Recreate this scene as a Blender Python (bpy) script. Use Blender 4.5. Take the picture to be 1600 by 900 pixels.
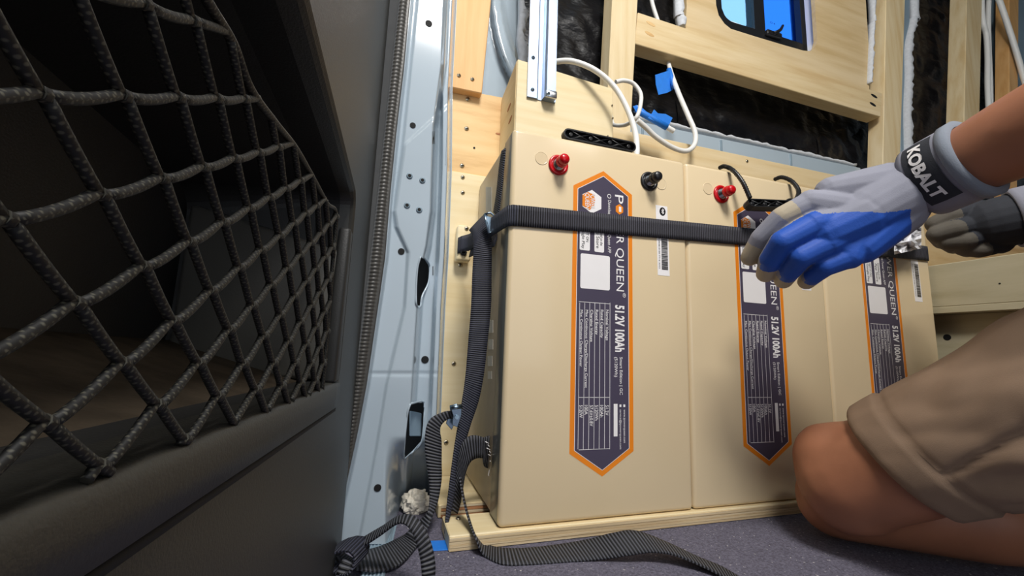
import bpy, bmesh, math, random
from mathutils import Vector, Matrix, noise
random.seed(7)
for o in list(bpy.data.objects): bpy.data.objects.remove(o)
S = bpy.context.scene
COL = S.collection
PI = math.pi

# ------------------------------------------------------------------ camera
F = 640.0
CAM = Vector((-.1499, -.5089, .2171))
RX, RY, RZ = .1449, -.0368, -.2984
MR = Matrix.Rotation(RZ, 3, 'Z') @ Matrix.Rotation(RX, 3, 'X') @ Matrix.Rotation(RY, 3, 'Y')
cd = bpy.data.cameras.new('camera'); cam = bpy.data.objects.new('camera', cd); COL.objects.link(cam)
cd.sensor_width = 36; cd.lens = 36*F/1600; cd.clip_start = .005; cd.clip_end = 100
right, fwd, up = MR.col[0], MR.col[1], MR.col[2]
m4 = Matrix.Identity(4)
for i in range(3):
    m4[i][0] = right[i]; m4[i][1] = up[i]; m4[i][2] = -fwd[i]; m4[i][3] = CAM[i]
cam.matrix_world = m4
S.camera = cam

# ------------------------------------------------------------------ world, lamps, exposure
S.view_settings.view_transform = 'Standard'; S.view_settings.look = 'None'
S.view_settings.gamma = 1; S.view_settings.exposure = 0.12
W = bpy.data.worlds.new('daylight'); S.world = W; W.use_nodes = True
W.node_tree.nodes['Background'].inputs[0].default_value = (.80, .85, .92, 1)
W.node_tree.nodes['Background'].inputs[1].default_value = 1.35
def lamp(name, loc, target, size, power, color, size_y=None):
    d = bpy.data.lights.new(name, 'AREA'); d.energy = power; d.color = color
    d.shape = 'RECTANGLE'; d.size = size; d.size_y = size_y or size
    o = bpy.data.objects.new(name, d); COL.objects.link(o); o.location = loc
    o.rotation_euler = (Vector(target)-Vector(loc)).to_track_quat('-Z', 'Y').to_euler()
    return o
lamp('work_lamp', (-.06, -.98, 1.72), (.06, .05, .3), .40, 28, (1, .965, .92))
lamp('ceiling_lamp', (.75, -1.25, 1.88), (.7, -.2, .2), .5, 5, (1, .96, .90))

# ------------------------------------------------------------------ measuring helpers: a photo pixel taken to a real plane
def ray(u, v): return MR @ Vector(((u-800)/F, 1, (450-v)/F))
def at(u, v, Y):
    r = ray(u, v); return CAM + r*((Y-CAM.y)/r.y)
def atX(u, v, X):
    r = ray(u, v); return CAM + r*((X-CAM.x)/r.x)
def atZ(u, v, Z):
    r = ray(u, v); return CAM + r*((Z-CAM.z)/r.z)
def deep(u, v, D): return CAM + ray(u, v)*D

# ------------------------------------------------------------------ materials
def lin(h):
    h = h.lstrip('#'); c = [int(h[i:i+2], 16)/255 for i in (0, 2, 4)]
    return tuple(x/12.92 if x <= .04045 else ((x+.055)/1.055)**2.4 for x in c)
class MT:
    def __init__(s, name, rough=.5, metal=0, color=(.5, .5, .5)):
        s.m = bpy.data.materials.new(name); s.m.use_nodes = True; s.nt = s.m.node_tree
        s.b = s.nt.nodes['Principled BSDF']
        s.b.inputs['Roughness'].default_value = rough; s.b.inputs['Metallic'].default_value = metal
        s.b.inputs['Base Color'].default_value = (*color, 1)
    def n(s, t, **k):
        x = s.nt.nodes.new(t)
        for a, v in k.items():
            if a in x.inputs: x.inputs[a].default_value = v
            else: setattr(x, a, v)
        return x
    def l(s, a, b): s.nt.links.new(a, b)
    def coord(s, kind='Object', scale=(1, 1, 1), rot=(0, 0, 0)):
        t = s.n('ShaderNodeTexCoord'); mp = s.n('ShaderNodeMapping')
        mp.inputs['Scale'].default_value = scale; mp.inputs['Rotation'].default_value = rot
        s.l(t.outputs[kind], mp.inputs[0]); return mp.outputs[0]
    def noise(s, co, scale, detail=4, rough=.55):
        x = s.n('ShaderNodeTexNoise'); s.l(co, x.inputs['Vector'])
        x.inputs['Scale'].default_value = scale; x.inputs['Detail'].default_value = detail; x.inputs['Roughness'].default_value = rough
        return x.outputs['Fac']
    def ramp(s, fac, stops):
        r = s.n('ShaderNodeValToRGB'); e = r.color_ramp.elements
        while len(e) < len(stops): e.new(.5)
        for q, (p, c) in zip(e, stops): q.position = p; q.color = (*c, 1)
        s.l(fac, r.inputs[0]); return r.outputs[0]
    def base(s, out): s.l(out, s.b.inputs['Base Color'])
    def bump(s, h, strength=.3, dist=.001):
        x = s.n('ShaderNodeBump'); x.inputs['Strength'].default_value = strength; x.inputs['Distance'].default_value = dist
        s.l(h, x.inputs['Height']); s.l(x.outputs[0], s.b.inputs['Normal'])
    def sp(s, v): s.b.inputs['Specular IOR Level'].default_value = v; return s
def plain(name, hexc, rough=.5, metal=0, var=.06, scale=40, bump=0, spec=.5, bscale=400):
    t = MT(name, rough, metal); c = lin(hexc); co = t.coord()
    f = t.noise(co, scale, 3)
    t.base(t.ramp(f, [(.3, tuple(x*(1-var) for x in c)), (.7, tuple(min(1, x*(1+var)) for x in c))]))
    if bump: t.bump(t.noise(co, bscale, 2), bump, .0006)
    t.sp(spec); return t.m
def wood(name, ca, cb, cc, scale, rough=.55):
    t = MT(name, rough); co = t.coord('Object', scale)
    f = t.noise(co, 1.0, 6, .6)
    big = t.noise(t.coord('Object', tuple(x*.25 for x in scale)), 1.0, 2)
    mx = t.n('ShaderNodeMath', operation='ADD'); m2 = t.n('ShaderNodeMath', operation='MULTIPLY'); m2.inputs[1].default_value = .5
    t.l(f, mx.inputs[0]); t.l(big, mx.inputs[1]); t.l(mx.outputs[0], m2.inputs[0])
    t.base(t.ramp(m2.outputs[0], [(.34, lin(cc)), (.48, lin(ca)), (.64, lin(cb))]))
    t.bump(f, .15, .0004); t.sp(.35); return t.m
M = {}
M['maple_v'] = wood('pale_wood_vertical', 'DDC79C', 'E6D3AD', 'D2B584', (60, 60, 5))
M['maple_h'] = wood('pale_wood_horizontal', 'DDC598', 'E6D1AA', 'D0B282', (5, 60, 60))
M['alder_v'] = wood('orange_wood_vertical', 'D6A468', 'DEB077', 'CA9558', (70, 70, 5))
M['alder_h'] = wood('orange_wood_horizontal', 'DDB982', 'E6C793', 'C4975F', (7, 45, 45))
M['birch'] = wood('birch_plywood', 'E6D3A8', 'EBDAB3', 'E0CA9A', (8, 120, 120))
M['birch_y'] = wood('birch_plywood_side', 'DCC493', 'E4D0A4', 'D0B27C', (90, 8, 60))
M['ply_edge'] = wood('plywood_edge', 'D2BA92', 'E4D2B0', 'A88C66', (6, 6, 420), .7)
M['ply_red'] = wood('red_plywood_edge', 'A86F4A', 'C08A5E', '7C4A30', (6, 6, 300), .7)
M['beige'] = plain('beige_gloss_paint', 'E4CFA9', .16, 0, .012, 5, 0, .5)
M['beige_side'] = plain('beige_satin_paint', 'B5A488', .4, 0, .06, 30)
M['shade_band'] = plain('side_shade_grey', '6E6F68', .3, 0, .04, 20)  # shade and dark reflection on the battery side, given as a colour
M['panel_ply'] = wood('window_panel_ply', 'D7BD90', 'E0C9A0', 'CBAE7D', (5, 50, 50))
M['ply_dimmed'] = wood('dimmed_plywood', 'B6AD90', 'C0B79B', 'A89E80', (70, 8, 50))  # cabinet plywood, the weaker light at the right put into its colour
M['trim_lit'] = plain('lit_pocket_end', '5C5A54', .5, 0, .06, 30, .2, .4, 900)  # pocket plastic made paler, light on the end wall put into its colour
M['orange'] = plain('orange_print', 'F08A1E', .35, 0, .01)
M['purple'] = plain('dark_violet_print', '4C4658', .32, 0, .02)
M['white_print'] = plain('white_print', 'F4F1F0', .4, 0, .01)
M['black_print'] = plain('black_print', '141316', .4, 0, .01)
M['red'] = plain('red_plastic', 'C60A16', .22, 0, .02)
M['black'] = plain('black_plastic', '1B1B1D', .35, 0, .1, 60, .1)
M['void'] = plain('dark_cavity', '060607', .8, 0, .1)
M['steel'] = plain('bright_steel', 'C9CCD0', .25, 1, .05)
M['screw'] = plain('screw_metal', 'B9AF98', .32, 1, .1, 300)
M['alu'] = plain('aluminium', 'A4B2C8', .36, 1, .04)
M['zinc'] = plain('blue_zinc', '9FB4C4', .25, 1, .05)
M['body'] = plain('grey_blue_paint', 'ADBBC5', .12, 0, .02, 6, 0, .6)
M['body_dull'] = plain('grey_blue_primer', '7F93A0', .4, 0, .05, 8)
M['foam'] = plain('white_foam', 'CDD0D4', .9, 0, .08, 120, .6, .2, 150)
M['cable'] = plain('white_cable', 'E9E8E3', .4, 0, .015)
M['tape'] = plain('blue_tape', '1F78D8', .55, 0, .05, 90, .15)
M['paper'] = plain('white_paper', 'DAD3C4', .8, 0, .06, 60)
M['rubber'] = plain('seal_rubber', '45433F', .45, 0, .12, 70, .1)
M['trim'] = plain('dark_trim_plastic', '302F2B', .45, 0, .05, 8, .25, .4, 900)
M['trim_black'] = plain('pocket_plastic', '2A2A29', .5, 0, .08, 30, .25, .4, 900)
M['felt'] = plain('pocket_felt', '4A4136', .95, 0, .3, 60, .4, .1)
M['skin'] = plain('skin', 'A06A4E', .48, 0, .10, 22, .12, .4, 300)
M['glass_blue'] = None
def glass(name, col, rough):
    t = MT(name, rough, 0, col); t.b.inputs['Transmission Weight'].default_value = 1; t.b.inputs['IOR'].default_value = 1.02
    return t
g = glass('blue_film_glass', (.03, .22, .92), .02); M['glass_blue'] = g.m
g = glass('frosted_film_glass', (.30, .62, .95), .35)
g.bump(g.noise(g.coord('Object', (260, 260, 50)), 1.0, 3), .6, .002); M['glass_frost'] = g.m
# carpet
t = MT('grey_carpet', .95); co = t.coord()
f1 = t.noise(co, 420, 3, .7); f2 = t.noise(co, 9, 3); f3 = t.noise(co, 260, 1)
c1 = t.ramp(f1, [(.3, lin('4C4A54')), (.62, lin('737080')), (.8, lin('918E99'))])
c2 = t.ramp(f3, [(.735, (0, 0, 0)), (.76, (1, 1, 1))])
mx = t.n('ShaderNodeMixRGB'); t.l(c2, mx.inputs[0]); t.l(c1, mx.inputs[1]); mx.inputs[2].default_value = (*lin('BEBBBB'), 1)
t.base(mx.outputs[0]); t.bump(f1, .8, .002); t.sp(.1); M['carpet'] = t.m
# insulation sheet
t = MT('black_insulation_film', .32); co = t.coord('Object', (1, 1, 1))
f = t.noise(t.coord('Object', (10, 10, 22)), 1.0, 4, .5)
t.base(t.ramp(f, [(.3, lin('0B0A0C')), (.7, lin('171618'))])); t.bump(f, .55, .02); t.sp(.35); M['insul'] = t.m
# webbing, ribs along the length (UV in metres)
def webbing(name, dark, light, period):
    t = MT(name, .6); tc = t.n('ShaderNodeTexCoord'); sx = t.n('ShaderNodeSeparateXYZ'); t.l(tc.outputs['UV'], sx.inputs[0])
    a = t.n('ShaderNodeMath', operation='MULTIPLY'); a.inputs[1].default_value = 2*PI/period; t.l(sx.outputs[0], a.inputs[0])
    b = t.n('ShaderNodeMath', operation='SINE'); t.l(a.outputs[0], b.inputs[0])
    c = t.n('ShaderNodeMath', operation='MULTIPLY_ADD'); c.inputs[1].default_value = .5; c.inputs[2].default_value = .5; t.l(b.outputs[0], c.inputs[0])
    t.base(t.ramp(c.outputs[0], [(.25, lin(dark)), (.8, lin(light))]))
    t.bump(c.outputs[0], 1.0, .0011); t.sp(.45); return t.m
M['web'] = webbing('black_webbing', '1E1D22', '4C4B54', .0034)
M['web_fine'] = webbing('black_webbing_fine', '1E1F27', '3E404F', .0030)
M['web_coarse'] = webbing('grey_webbing_coarse', '111113', '54555C', .0040)
# cloth
def cloth(name, hexc, rough=.85, fine=1400, fold=0):
    t = MT(name, rough); co = t.coord(); c = lin(hexc)
    f = t.noise(co, fine, 2); g = t.noise(co, 14, 3)
    t.base(t.ramp(g, [(.3, tuple(x*.88 for x in c)), (.7, tuple(x*1.1 for x in c))])); t.bump(f, .35, .0006); t.sp(.25); return t.m
M['khaki'] = cloth('brown_shorts_cloth', '8A735F')
M['shirt'] = cloth('dark_shirt_cloth', '3A3F48')
M['glove_grey'] = cloth('grey_glove_knit', '8E8F9B', .8, 900)
M['glove_blue'] = cloth('blue_glove_leather', '2A56B2', .55, 500)
M['glove_tip'] = cloth('beige_glove_palm', 'B0A48F', .8, 900)
M['glove_dark'] = cloth('charcoal_glove_band', '35373D', .8, 900)
M['glove_warm'] = cloth('warm_grey_glove_fingers', '5F5A52', .8, 900)
M['glove_rim'] = cloth('light_grey_glove_rim', '838A95', .8, 900)
M['hair'] = plain('dark_hair', '2A211B', .6, 0, .2, 200)
# net cord: dark braid with pale flecks
t = MT('black_braided_cord', .6); tc = t.n('ShaderNodeTexCoord'); ck = t.n('ShaderNodeTexChecker'); mp = t.n('ShaderNodeMapping')
mp.inputs['Scale'].default_value = (1, 1, 1); mp.inputs['Rotation'].default_value = (0, 0, .5)
t.l(tc.outputs['UV'], mp.inputs[0]); vo = t.n('ShaderNodeTexVoronoi'); vo.inputs['Scale'].default_value = 1.0; vo.inputs['Randomness'].default_value = .25
t.l(mp.outputs[0], vo.inputs['Vector'])
t.base(t.ramp(vo.outputs['Distance'], [(.20, lin('4E4C42')), (.36, lin('141414'))])); t.sp(.4); M['cord'] = t.m

# ------------------------------------------------------------------ mesh helpers
def V(*a): return Vector(a[0]) if len(a) == 1 else Vector(a)
class MB:
    def __init__(s): s.bm = bmesh.new(); s.uv = s.bm.loops.layers.uv.new('UVMap')
    def face(s, vs, mi=0, smooth=False, uv=None):
        try: f = s.bm.faces.new(vs)
        except ValueError: return None
        f.material_index = mi; f.smooth = smooth
        if uv:
            for lp, q in zip(f.loops, uv): lp[s.uv].uv = q
        return f
    def hexa(s, pts, bev=0, mi=0, seg=2):
        """8 points: 0-3 front ring, 4-7 back ring"""
        b = bmesh.new(); vs = [b.verts.new(p) for p in pts]
        for q in ((0,1,2,3), (7,6,5,4), (4,5,1,0), (5,6,2,1), (6,7,3,2), (7,4,0,3)): b.faces.new([vs[i] for i in q])
        bmesh.ops.recalc_face_normals(b, faces=b.faces)
        if bev: bmesh.ops.bevel(b, geom=b.edges[:], offset=bev, segments=seg, profile=.5, affect='EDGES')
        s.merge(b, mi, bev > 0 and seg > 1)
    def merge(s, b, mi=None, smooth=False):
        mp = {v: s.bm.verts.new(v.co) for v in b.verts}
        for f in b.faces: s.face([mp[v] for v in f.verts], f.material_index if mi is None else mi, smooth)
        b.free()
    def box(s, x0, x1, y0, y1, z0, z1, bev=0, mi=0, seg=2):
        s.hexa([(x0,y0,z0), (x1,y0,z0), (x1,y0,z1), (x0,y0,z1), (x0,y1,z0), (x1,y1,z0), (x1,y1,z1), (x0,y1,z1)], bev, mi, seg)
    def board(s, q, thick, bev=.0012, mi=0):
        q = [V(p) for p in q]; s.hexa(q + [p+V(thick) for p in q], bev, mi, 1)
    def rings(s, rings, closed=True, caps=True, mi=0, smooth=True, uvs=None):
        R = [[s.bm.verts.new(p) for p in r] for r in rings]; n = len(R[0])
        for i in range(len(R)-1):
            for j in range(n if closed else n-1):
                k = (j+1) % n
                uv = None
                if uvs: uv = [(uvs[i], j/n), (uvs[i], (j+1)/n), (uvs[i+1], (j+1)/n), (uvs[i+1], j/n)]
                s.face([R[i][j], R[i][k], R[i+1][k], R[i+1][j]], mi, smooth, uv)
        if caps and closed: s.face(R[0][::-1], mi); s.face(R[-1], mi)
        return R
    def frame(s, d):
        d = V(d).normalized(); a = Vector((0,0,1)) if abs(d.z) < .9 else Vector((1,0,0))
        x = d.cross(a).normalized(); return x, d.cross(x).normalized()
    def cyl(s, p0, p1, r0, r1=None, seg=16, mi=0, caps=True):
        r1 = r0 if r1 is None else r1; x, y = s.frame(V(p1)-V(p0))
        s.rings([[V(p)+x*r*math.cos(2*PI*i/seg)+y*r*math.sin(2*PI*i/seg) for i in range(seg)] for p, r in ((p0, r0), (p1, r1))], True, caps, mi)
    def lathe(s, p, d, prof, seg=20, mi=0):
        """prof: (distance along d, radius)"""
        d = V(d).normalized(); x, y = s.frame(d)
        s.rings([[V(p)+d*h+x*r*math.cos(2*PI*i/seg)+y*r*math.sin(2*PI*i/seg) for i in range(seg)] for h, r in prof], True, True, mi)
    def tube(s, pts, r, seg=10, mi=0, uvscale=None, rfun=None):
        pts = [V(p) for p in pts]; n = len(pts); rings = []; L = 0; us = []
        x = None
        for i, p in enumerate(pts):
            d = (pts[min(i+1, n-1)]-pts[max(i-1, 0)]).normalized()
            if x is None: x, y = s.frame(d)
            else:
                x = (x-d*x.dot(d)).normalized(); y = d.cross(x)
            if i: L += (p-pts[i-1]).length
            rr = r[i] if isinstance(r, (list, tuple)) else r
            if rfun: rr = rr*rfun(L)
            us.append(L)
            rings.append([p+x*rr*math.cos(2*PI*k/seg)+y*rr*math.sin(2*PI*k/seg) for k in range(seg)])
        R = [[s.bm.verts.new(q) for q in g] for g in rings]
        for i in range(n-1):
            for j in range(seg):
                k = (j+1) % seg
                uv = None
                if uvscale:
                    a, b = us[i]*uvscale, us[i+1]*uvscale; c = 4.0
                    uv = [(a, j/seg*c), (a, (j+1)/seg*c), (b, (j+1)/seg*c), (b, j/seg*c)]
                s.face([R[i][j], R[i][k], R[i+1][k], R[i+1][j]], mi, True, uv)
        s.face(R[0][::-1], mi); s.face(R[-1], mi)
    def ribbon(s, pts, wid, th=.0016, mi=0):
        """pts, wid: matching lists of centre points and half-width vectors"""
        n = len(pts); L = 0; R = []; us = []
        for i in range(n):
            d = (pts[min(i+1, n-1)]-pts[max(i-1, 0)]).normalized()
            nn = d.cross(wid[i]).normalized()*th/2
            if i: L += (pts[i]-pts[i-1]).length
            us.append(L); w = wid[i]
            R.append([s.bm.verts.new(p) for p in (pts[i]-w+nn, pts[i]-w*.5+nn*1.3, pts[i]+w*.5+nn*1.3, pts[i]+w+nn, pts[i]+w-nn, pts[i]+w*.5-nn*1.3, pts[i]-w*.5-nn*1.3, pts[i]-w-nn)])
        for i in range(n-1):
            for j in range(8):
                k = (j+1) % 8
                s.face([R[i][j], R[i][k], R[i+1][k], R[i+1][j]], mi, j not in (3, 7), [(us[i], j), (us[i], j+1), (us[i+1], j+1), (us[i+1], j)])
        s.face(R[0][::-1], mi); s.face(R[-1], mi)
    def poly(s, pts, mi=0):
        return s.face([s.bm.verts.new(p) for p in pts], mi)
    def prism(s, pts, d, mi=0, bev=0):
        b = bmesh.new(); f = b.faces.new([b.verts.new(p) for p in pts])
        r = bmesh.ops.extrude_face_region(b, geom=[f])
        bmesh.ops.translate(b, vec=V(d), verts=[e for e in r['geom'] if isinstance(e, bmesh.types.BMVert)])
        bmesh.ops.recalc_face_normals(b, faces=b.faces)
        if bev: bmesh.ops.bevel(b, geom=b.edges[:], offset=bev, segments=2, profile=.5, affect='EDGES')
        s.merge(b, mi)
    def build(s, name, mats, parent=None, recalc=False):
        if recalc: bmesh.ops.recalc_face_normals(s.bm, faces=s.bm.faces)
        me = bpy.data.meshes.new(name); s.bm.to_mesh(me); s.bm.free()
        for m in (mats if isinstance(mats, (list, tuple)) else [mats]): me.materials.append(M[m] if isinstance(m, str) else m)
        return put(name, me, parent)
def put(name, me, parent=None):
    o = bpy.data.objects.new(name, me); COL.objects.link(o)
    if parent: par(o, parent)
    return o
def world_of(o):
    p = Matrix.Translation(o.location)
    return p if not o.parent else world_of(o.parent) @ o.matrix_parent_inverse @ p
def par(o, p):
    o.parent = p; o.matrix_parent_inverse = world_of(p).inverted()
def thing(name, label, cat, loc=(0,0,0), group=None):
    o = bpy.data.objects.new(name, None); COL.objects.link(o); o.location = loc; o.empty_display_size = .02
    return tag(o, label, cat, group)
def tag(o, label, cat, group=None, kind=None):
    o['label'] = label; o['category'] = cat
    if group: o['group'] = group
    if kind: o['kind'] = kind
    return o
def struct(o): o['kind'] = 'structure'; return o
def copy_tree(o, parent=None):
    c = o.copy(); COL.objects.link(c)
    if parent: c.parent = parent; c.matrix_parent_inverse = o.matrix_parent_inverse.copy()
    for ch in [x for x in bpy.data.objects if x.parent == o and x != c]: copy_tree(ch, c)
    return c
def cr(pts, n=8):
    """Catmull-Rom through the points"""
    pts = [V(p) for p in pts]; P = [pts[0]*2-pts[1]] + pts + [pts[-1]*2-pts[-2]]; out = []
    for i in range(1, len(P)-2):
        for k in range(n):
            u = k/n; a, b, c, d = P[i-1:i+3]
            out.append(.5*((2*b)+(c-a)*u+(2*a-5*b+4*c-d)*u*u+(3*b-a-3*c+d)*u**3))
    return out + [pts[-1]]
def band(mb, knots, n=8, th=.0016, mi=0):
    """knots: (centre, half-width vector)"""
    mb.ribbon(cr([k[0] for k in knots], n), cr([k[1] for k in knots], n), th, mi)
def interp(tab, x):
    if x <= tab[0][0]: return tab[0][1]
    for (a, b), (c, d) in zip(tab, tab[1:]):
        if x <= c: return b+(d-b)*(x-a)/(c-a)
    return tab[-1][1]
def text_geo(txt, bold=0):
    cu = bpy.data.curves.new('t', 'FONT'); cu.body = txt; cu.resolution_u = 3; cu.offset = bold
    o = bpy.data.objects.new('t', cu); COL.objects.link(o); bpy.context.view_layer.update()
    me = bpy.data.meshes.new_from_object(o.evaluated_get(bpy.context.evaluated_depsgraph_get()))
    vs = [v.co.copy() for v in me.vertices]; fs = [list(p.vertices) for p in me.polygons]
    bpy.data.objects.remove(o); bpy.data.meshes.remove(me); bpy.data.curves.remove(cu)
    x0 = min(v.x for v in vs); x1 = max(v.x for v in vs); y0 = min(v.y for v in vs); y1 = max(v.y for v in vs)
    return [((v.x-x0)/(x1-x0), (v.y-y0)/(y1-y0)) for v in vs], fs
def text_on(mb, txt, fn, mi=0, bold=0):
    vs, fs = text_geo(txt, bold); bv = [mb.bm.verts.new(fn(*q)) for q in vs]
    for f in fs: mb.face([bv[i] for i in f], mi)
def capsule(mb, p0, p1, r0, r1, seg=12):
    p0, p1 = V(p0), V(p1); d = (p1-p0); L = d.length; d = d/L if L > 1e-6 else Vector((0,0,1)); x, y = mb.frame(d); rings = []
    for k in range(1, 5):
        a = PI/2*k/4; rings.append((p0-d*r0*math.cos(a), r0*math.sin(a)))
    for k in range(0, 4):
        a = PI/2*k/4; rings.append((p1+d*r1*math.sin(a), r1*math.cos(a)))
    mb.rings([[c+x*r*math.cos(2*PI*i/seg)+y*r*math.sin(2*PI*i/seg) for i in range(seg)] for c, r in rings])
def ellip(mb, c, ax, seg=16):
    """ax: three axis vectors"""
    c = V(c); a, b, d = [V(q) for q in ax]
    mb.rings([[c+d*math.cos(PI*i/10)*-1+(a*math.cos(2*PI*j/seg)+b*math.sin(2*PI*j/seg))*max(.02, math.sin(PI*i/10)) for j in range(seg)] for i in range(11)])
def remesh(mb, voxel, smooth=6):
    bmesh.ops.recalc_face_normals(mb.bm, faces=mb.bm.faces)
    me = bpy.data.meshes.new('tmp'); mb.bm.to_mesh(me); mb.bm.free(); o = bpy.data.objects.new('tmp', me); COL.objects.link(o)
    a = o.modifiers.new('r', 'REMESH'); a.mode = 'VOXEL'; a.voxel_size = voxel
    b = o.modifiers.new('s', 'SMOOTH'); b.iterations = smooth; b.factor = .5
    bpy.context.view_layer.update()
    out = bpy.data.meshes.new_from_object(o.evaluated_get(bpy.context.evaluated_depsgraph_get()))
    bpy.data.objects.remove(o); bpy.data.meshes.remove(me)
    for p in out.polygons: p.use_smooth = True
    return out
def screw(p, d, parent, r=.0042, mat='screw'):
    p = V(p); d = V(d).normalized(); mb = MB(); x, y = mb.frame(d)
    mb.lathe(p-d*.003, d, [(0, r*.5), (.003, r), (.0042, r*.92), (.0052, r*.55), (.0053, .0002)], 12)
    for a in (x, y):
        b = y if a is x else x
        q = [p+d*.0024+a*r*.6*s+b*r*.12*t_ for s, t_ in ((-1,-1), (1,-1), (1,1), (-1,1))]
        mb.prism(q, d*.0003, 1)
    return mb.build('screw', [mat, 'void'], parent)

ZF = -.018                                                             # carpet height
# ================================================================== SETTING
# floor
mb = MB(); mb.box(-.9, 2.9, -2.2, .45, ZF-.03, ZF)
floor = struct(mb.build('floor', 'carpet'))
# the rest of the van's inside, open at the rear on the left
mb = MB(); mb.box(-.75, 2.9, -1.75, .42, 1.95, 1.97); struct(mb.build('ceiling', 'body_dull'))
mb = MB(); mb.box(2.9, 2.92, -1.75, .42, ZF, 1.97); struct(mb.build('wall_front', 'body_dull'))
mb = MB(); mb.box(.55, 2.9, -1.77, -1.75, ZF, 1.97); struct(mb.build('wall_right', 'body_dull'))
# skin of the van behind the insulation, with the window hole left open
wx0, wx1, wz0 = .700, 1.10, 1.165
YS = .415
mb = MB()
for x0, x1, z0, z1 in ((-.75, wx0, ZF, 2.1), (wx1, 2.9, ZF, 2.1), (wx0, wx1, ZF, wz0), (wx0, wx1, 1.60, 2.1)):
    mb.box(x0, x1, YS, YS+.004, z0, z1)
wall = struct(mb.build('wall_back', 'body_dull'))
# black insulation film: crinkled sheet hung in the bays
def sheet(name, x0, x1, z0, z1, Y, amp, mat, parent, step=.012, fr=(5, 9), jag=None):
    mb = MB(); nx = max(2, int((x1-x0)/step)); nz = max(2, int((z1-z0)/step))
    g = [[mb.bm.verts.new((x0+(x1-x0)*i/nx, Y+amp*(noise.noise((x0+(x1-x0)*i/nx*1.0*fr[0]*1.0, j/nz*(z1-z0)*fr[1], Y*7))+.5*noise.noise((i*.31, j*.23, 3.1))), z0+(z1-z0)*j/nz)) for j in range(nz+1)] for i in range(nx+1)]
    for i in range(nx):
        for j in range(nz): mb.face([g[i][j], g[i+1][j], g[i+1][j+1], g[i][j+1]], 0, True)
    return mb.build(name, mat, parent)
for a in ((.16, .60, .50, 1.7), (.60, 1.40, .50, 1.10), (1.15, 2.8, .50, 2.05)):
    sheet('insulation_film', *a, .396, .016, 'insul', wall)
sheet('insulation_film', .05, .20, .70, 1.95, .396, .010, 'insul', wall)
sheet('insulation_film', .16, .665, 1.68, 1.95, .396, .012, 'insul', wall)
sheet('insulation_film', .655, 1.16, 1.62, 1.95, .396, .012, 'insul', wall)
sheet('insulation_film', .40, .665, 1.10, 1.7, .396, .012, 'insul', wall)
# torn white foam edges
def foam(pts, w, dirv, parent, Y, n=46):
    mb = MB(); c = cr([at(u, v, Y) for u, v in pts], 12); dv = V(dirv); R = []
    for i, p in enumerate(c):
        k = w*(1+.55*noise.noise((p.x*60, p.z*60, 2.3))+.5*noise.noise((p.x*160, p.z*160, 9)))
        q = p+dv*k
        R.append([p, p+dv*k*.3+V(0, -.008, 0), p+dv*k*.75+V(0, -.009+.004*noise.noise(p*90), 0), q, q+V(0, .012, 0), p+V(0, .012, 0)])
    mb.rings(R); return mb.build('foam_edge', 'foam', parent)
foam([(815, -300), (812, -10), (812, 20), (809, 60), (812, 90), (803, 125)], .016, (1, 0, 0), wall, .25)
foam([(1410, -300), (1425, -8), (1424, 30), (1416, 70), (1416, 120), (1414, 170), (1415, 240)], .028, (1, 0, 0), wall, .345)
foam([(980, 186), (1010, 192), (1060, 202), (1120, 214), (1200, 232), (1270, 248), (1335, 262)], .012, (0, 0, 1), wall, .36)
foam([(1338, -300), (1361, -8), (1361, 40), (1359, 80), (1357, 130)], .010, (1, 0, 0), wall, .33)
foam([(1050, -300), (1056, -8), (1058, 20), (1062, 40)], .022, (1, 0, 0), wall, .325)
foam([(1342, 171), (1347, 178), (1345, 186)], .014, (1, 0, .3), wall, .345)
# grey sheet metal seen in the gaps
def metal(name, pts, Y, th, parent, mat='body', bev=.002):
    mb = MB(); mb.board([at(u, v, Y) for u, v in pts], (0, th, 0), bev); return mb.build(name, mat, parent)
metal('wheel_arch_lip', [(965, 215), (1345, 300), (1345, 262), (965, 182)], .345, .03, wall)
for u, v in ((1004, 205), (1127, 235), (1236, 256)):
    mb = MB(); p = at(u, v, .344); mb.box(p.x-.003, p.x+.003, .342, .36, p.z-.03, p.z+.03, .001); mb.build('seam', 'body_dull', wall)
metal('body_post', [(1408, 320), (1420, 320), (1424, -330), (1403, -330)], .35, .02, wall, 'body_dull')
metal('body_post', [(1569, 190), (1581, 190), (1560, -330), (1530, -330)], .36, .02, wall, 'body_dull')
metal('body_post', [(1588, 200), (1622, 200), (1590, -330), (1560, -330)], .33, .03, wall, 'body_dull')
# curved body panel upper left, with a pressed bulge
mb = MB(); g = []
for i in range(41):
    col = []
    for j in range(111):
        u = 690+i*3.1; v = -460+j*5.7
        dd = math.hypot((u-850)/70, (v+20)/150)
        Y = .30 - .030*max(0, min(1, (1.22-dd)/.06)) + .012*max(0, min(1, (1.0-dd)/.05)) + .010*max(0, min(1, (.93-dd)/.05))
        col.append(mb.bm.verts.new(at(u, v, Y)))
    g.append(col)
for i in range(40):
    for j in range(110): mb.face([g[i][j], g[i+1][j], g[i+1][j+1], g[i][j+1]], 0, True)
mb.build('quarter_panel', 'body', wall)
mb = MB(); p = at(774, 7, .295); mb.box(p.x-.006, p.x+.006, .285, .3, p.z-.004, p.z+.004, .002); mb.build('slot', 'void', wall)

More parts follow.
